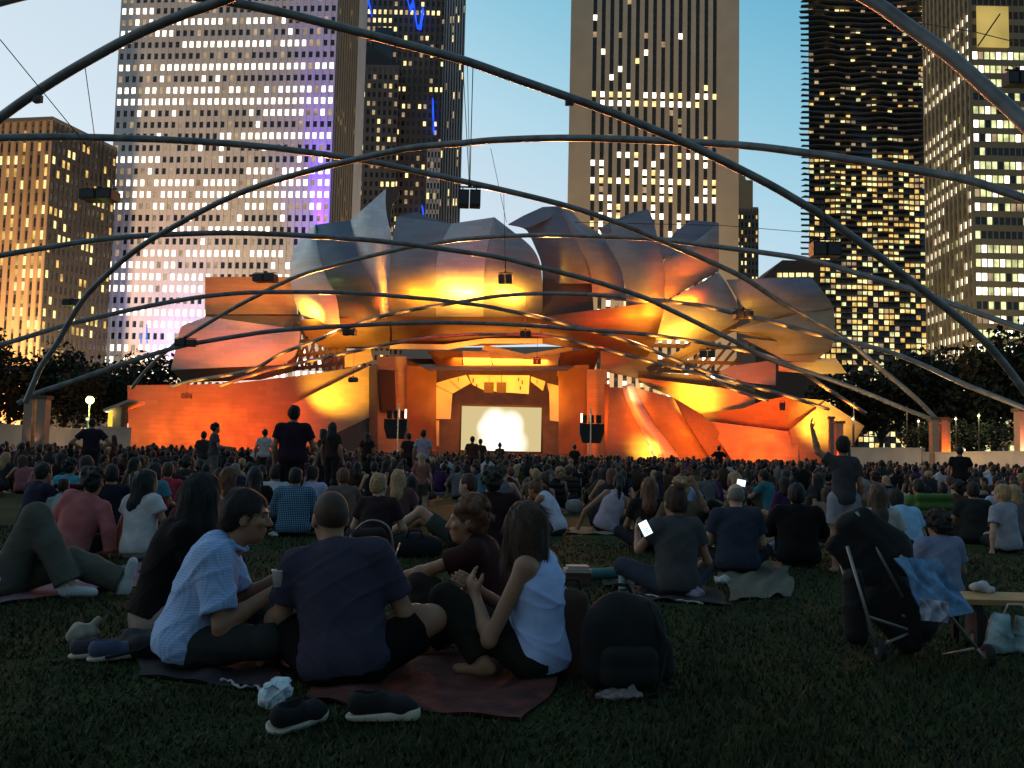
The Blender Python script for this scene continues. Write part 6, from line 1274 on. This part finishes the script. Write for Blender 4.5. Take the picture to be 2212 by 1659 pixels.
# stroller
e = empty('stroller', G(1960, 1420), 0); tag(e, 'black stroller with a tilted hood and grey frame at the right', 'stroller'); e0 = Vector(e.location); dS = e0.y
def Q(u, v, dd=0.0): return P(u, v, dS+dd)-e0
ALU = pm('dull_aluminium', (.22, .21, .19), .45, metal=.5)
S = SDF(.014)
for a, b, r1, r2 in (((1838, 1135), (1925, 1212), .08, .12), ((1800, 1178), (1895, 1250), .04, .11), ((1868, 1110), (1945, 1170), .035, .05)): S.cone(np.array(Q(*a, .15)), np.array(Q(*b, .15)), r1, r2, .08)
S.noise = creases(.012, .8); sdf_ob('hood', S, BP, e)
S = SDF(.014); S.cone(np.array(Q(1915, 1250, .12)), np.array(Q(1990, 1350, .05)), .10, .085, .06); S.cone(np.array(Q(1880, 1300, .1)), np.array(Q(1960, 1390, .05)), .07, .06, .06); S.noise = creases(.014, .3); sdf_ob('seat_sling', S, BP, e)
S = SDF(.014); S.cone(np.array(Q(1842, 1250, -.05)), np.array(Q(1848, 1370, -.05)), .055, .06, .05); S.noise = creases(.012, 1.3); sdf_ob('side_bag', S, BP, e)
for a, b in (((1830, 1180, -.1), (1902, 1428, -.15)), ((1895, 1398, -.15), (2000, 1352, .1)), ((1945, 1200, -.12), (2110, 1400, -.2)), ((2110, 1400, -.2), (2150, 1445, -.2)), ((1950, 1330, .0), (2000, 1352, .1)), ((1850, 1105, .1), (1950, 1290, .0)), ((1808, 1190, .25), (1870, 1405, .25)), ((1902, 1425, -.15), (1960, 1438, .2)), ((1870, 1330, -.1), (1960, 1360, -.1)), ((2110, 1400, -.2), (2010, 1420, .2))):
    mb = MB(); mb.tube([Q(*a), Q(*b)], .0085, 8); mb.build('frame_tube', ALU, e, True, local=True)
for u, v, dd in ((1902, 1428, -.15), (1860, 1405, .25), (2135, 1438, -.2), (2110, 1410, .3)):
    S = SDF(.008); c = np.array(Q(u, v, dd)); c[2] = .062; S.cone(c-V3(.018, 0, 0), c+V3(.018, 0, 0), .058, .058, .01, 3); w_ = sdf_ob('wheel', S, pm('black_rubber', (.012, .012, .012), .8), e); mb = MB(); mb.box((0, 0, 0), (.05, .035, .035)); h_ = mb.build('hub', ALU, w_, local=True); h_.location = tuple(c)
def drape(name, c4, m, label, seed=0.0, amp=.03, n=30, th=.008):
    a, b, c, d_ = [Vector(x) for x in c4]; o0 = (a+b+c+d_)/4; nn = (b-a).cross(d_-a).normalized(); top = []
    for i in range(n+1):
        for j in range(n+1):
            s, t = i/n, j/n; p = (a*(1-s)+b*s)*(1-t)+(d_*(1-s)+c*s)*t
            h = amp*(math.sin(15*s+2.5*math.sin(4*t+seed)+seed)*(.4+.6*t)+.5*math.sin(8*t+9*s+2*seed)+.3*math.sin(27*s-6*t)); top.append(p+nn*h+(b-a)*.06*math.sin(8*t+seed)*(s-.5))
    w_ = n+1; mb = MB(); mb.add(top, [(i*w_+j, (i+1)*w_+j, (i+1)*w_+j+1, i*w_+j+1) for i in range(n) for j in range(n)]); mb.add([p-nn*th for p in top], [(i*w_+j+1, (i+1)*w_+j+1, (i+1)*w_+j, i*w_+j) for i in range(n) for j in range(n)])
    o = mb.build(name, m, None, True, o0); tag(o, label, 'jacket' if name == 'jacket' else 'cloth')
drape('jacket', [e0+Q(1935, 1205, -.2), e0+Q(2020, 1208, -.12), e0+Q(2105, 1325, -.20), e0+Q(2000, 1338, -.30)], pm('blue_jacket', (.12, .25, .42), .9, var=.45, scale=16, bump=.4), 'blue jacket hung over the stroller handle', 1.0, .022)
drape('cloth', [e0+Q(1985, 1292, -.32), e0+Q(2050, 1300, -.32), e0+Q(2048, 1345, -.34), e0+Q(1990, 1340, -.34)], pm('pale_cloth', (.30, .32, .40), .9, var=.3, scale=14, bump=.4), 'pale cloth hanging below the blue jacket', 2.0, .016)
# low table at the east edge
e = empty('low_table', G(2150, 1400)); e0 = Vector(e.location); tag(e, 'low wooden table with dark legs at the east edge', 'table')
a = P(2062, 1296, 5.35); mb = MB(); z_ = a.z; mb.box((a.x+.42-e0.x, 5.45-e0.y, z_), (.92, .34, .03)); mb.build('tabletop', pm('oak_board', (.34, .19, .06), .6, var=.25, scale=5), e, local=True)
for x, y in ((.12, 5.32), (.12, 5.6), (.8, 5.32), (.8, 5.6)): mb = MB(); mb.box((a.x+x-e0.x, y-e0.y, (z_-.016)/2), (.035, .035, z_-.016)); mb.build('leg', BLACK, e, local=True)
S = SDF(.007)
for sx in (-.07, .09): S.cone((sx, 0, .05), (sx*.9, 0, .19), .075, .05, .05)
S.cut((.01, 0, .215), (.15, 0, 1)); S.cut((0, 0, .01), (0, 0, -1)); S.noise = creases(.014, 1.7); b = sdf_ob('shopping_bag', S, pm('cyan_white', (.22, .34, .36), .55, var=.6, scale=9, bump=.4), None, G(2185, 1412)); tag(b, 'cyan and white plastic bag in front of the low table', 'bag')
mb = MB(); mb.tube([(-.06, -.02, .20), (-.03, -.03, .28), (.05, -.03, .28), (.09, -.02, .20)], .006, 6); mb.build('bag_handle', SOLE, b, True, local=True)
S = SDF(.01); S.cone((0, 0, .06), (.0, 0, .15), .07, .06, .05); S.noise = wob(.006, 30, 34, 26, .7); tag(sdf_ob('cloth_bag', S, pm('rose_cloth', (.12, .07, .07), .9), None, G(2112, 1392)), 'dull rose cloth bag left of the cyan bag', 'bag')
# ---------------------------------------------------------------- grass blades near the camera
q = np.random.default_rng(5); NB = 84000
dd = 2.15*(12.0/2.15)**q.random(NB); uu = q.uniform(-420, 2630, NB); x = (uu-1106)/FPX*dd; y = dd
keep = np.ones(NB, bool)
for c4 in BQ:
    ins = np.ones(NB, bool)
    for a, b in zip(c4, c4[1:]+c4[:1]): ins &= ((b.x-a.x)*(y-a.y)-(b.y-a.y)*(x-a.x)) < .015
    keep &= ~ins
x, y, dd = x[keep], y[keep], dd[keep]; NB = len(x)
clump = .5+.5*np.sin(x*3.1+np.sin(y*2.3)*1.7)*np.sin(y*2.7+np.sin(x*1.9)*2)
hh = (.018+.022*q.random(NB))*(.6+.7*clump); w_ = .0028+.0016*q.random(NB)+.0006*dd; an = q.uniform(0, 2*PI, NB); lean = q.normal(0, .014, (NB, 2))
dx, dy = np.cos(an)*w_, np.sin(an)*w_
v = np.zeros((NB, 3, 3)); v[:, 0, 0] = x-dx; v[:, 0, 1] = y-dy; v[:, 1, 0] = x+dx; v[:, 1, 1] = y+dy; v[:, 2, 0] = x+lean[:, 0]; v[:, 2, 1] = y+lean[:, 1]; v[:, 2, 2] = hh
me = bpy.data.meshes.new('grass'); me.vertices.add(NB*3); me.vertices.foreach_set('co', v.ravel()); me.loops.add(NB*3); me.loops.foreach_set('vertex_index', np.arange(NB*3)); me.polygons.add(NB); me.polygons.foreach_set('loop_start', np.arange(NB)*3)
for m in (pm('grass_blade', (.025, .037, .010), .8, var=.4, scale=2.5), pm('grass_dry', (.048, .040, .014), .8, var=.4, scale=2.5), pm('grass_dark', (.011, .016, .004), .8, var=.4, scale=2.5)): me.materials.append(m)
me.polygons.foreach_set('material_index', q.choice([0, 1, 2], NB, p=[.5, .18, .32]).astype(np.int32)); me.update(calc_edges=True)
o = bpy.data.objects.new('grass', me); COL.objects.link(o); tag(o, 'short trodden grass between the picnickers', 'grass', kind='stuff')
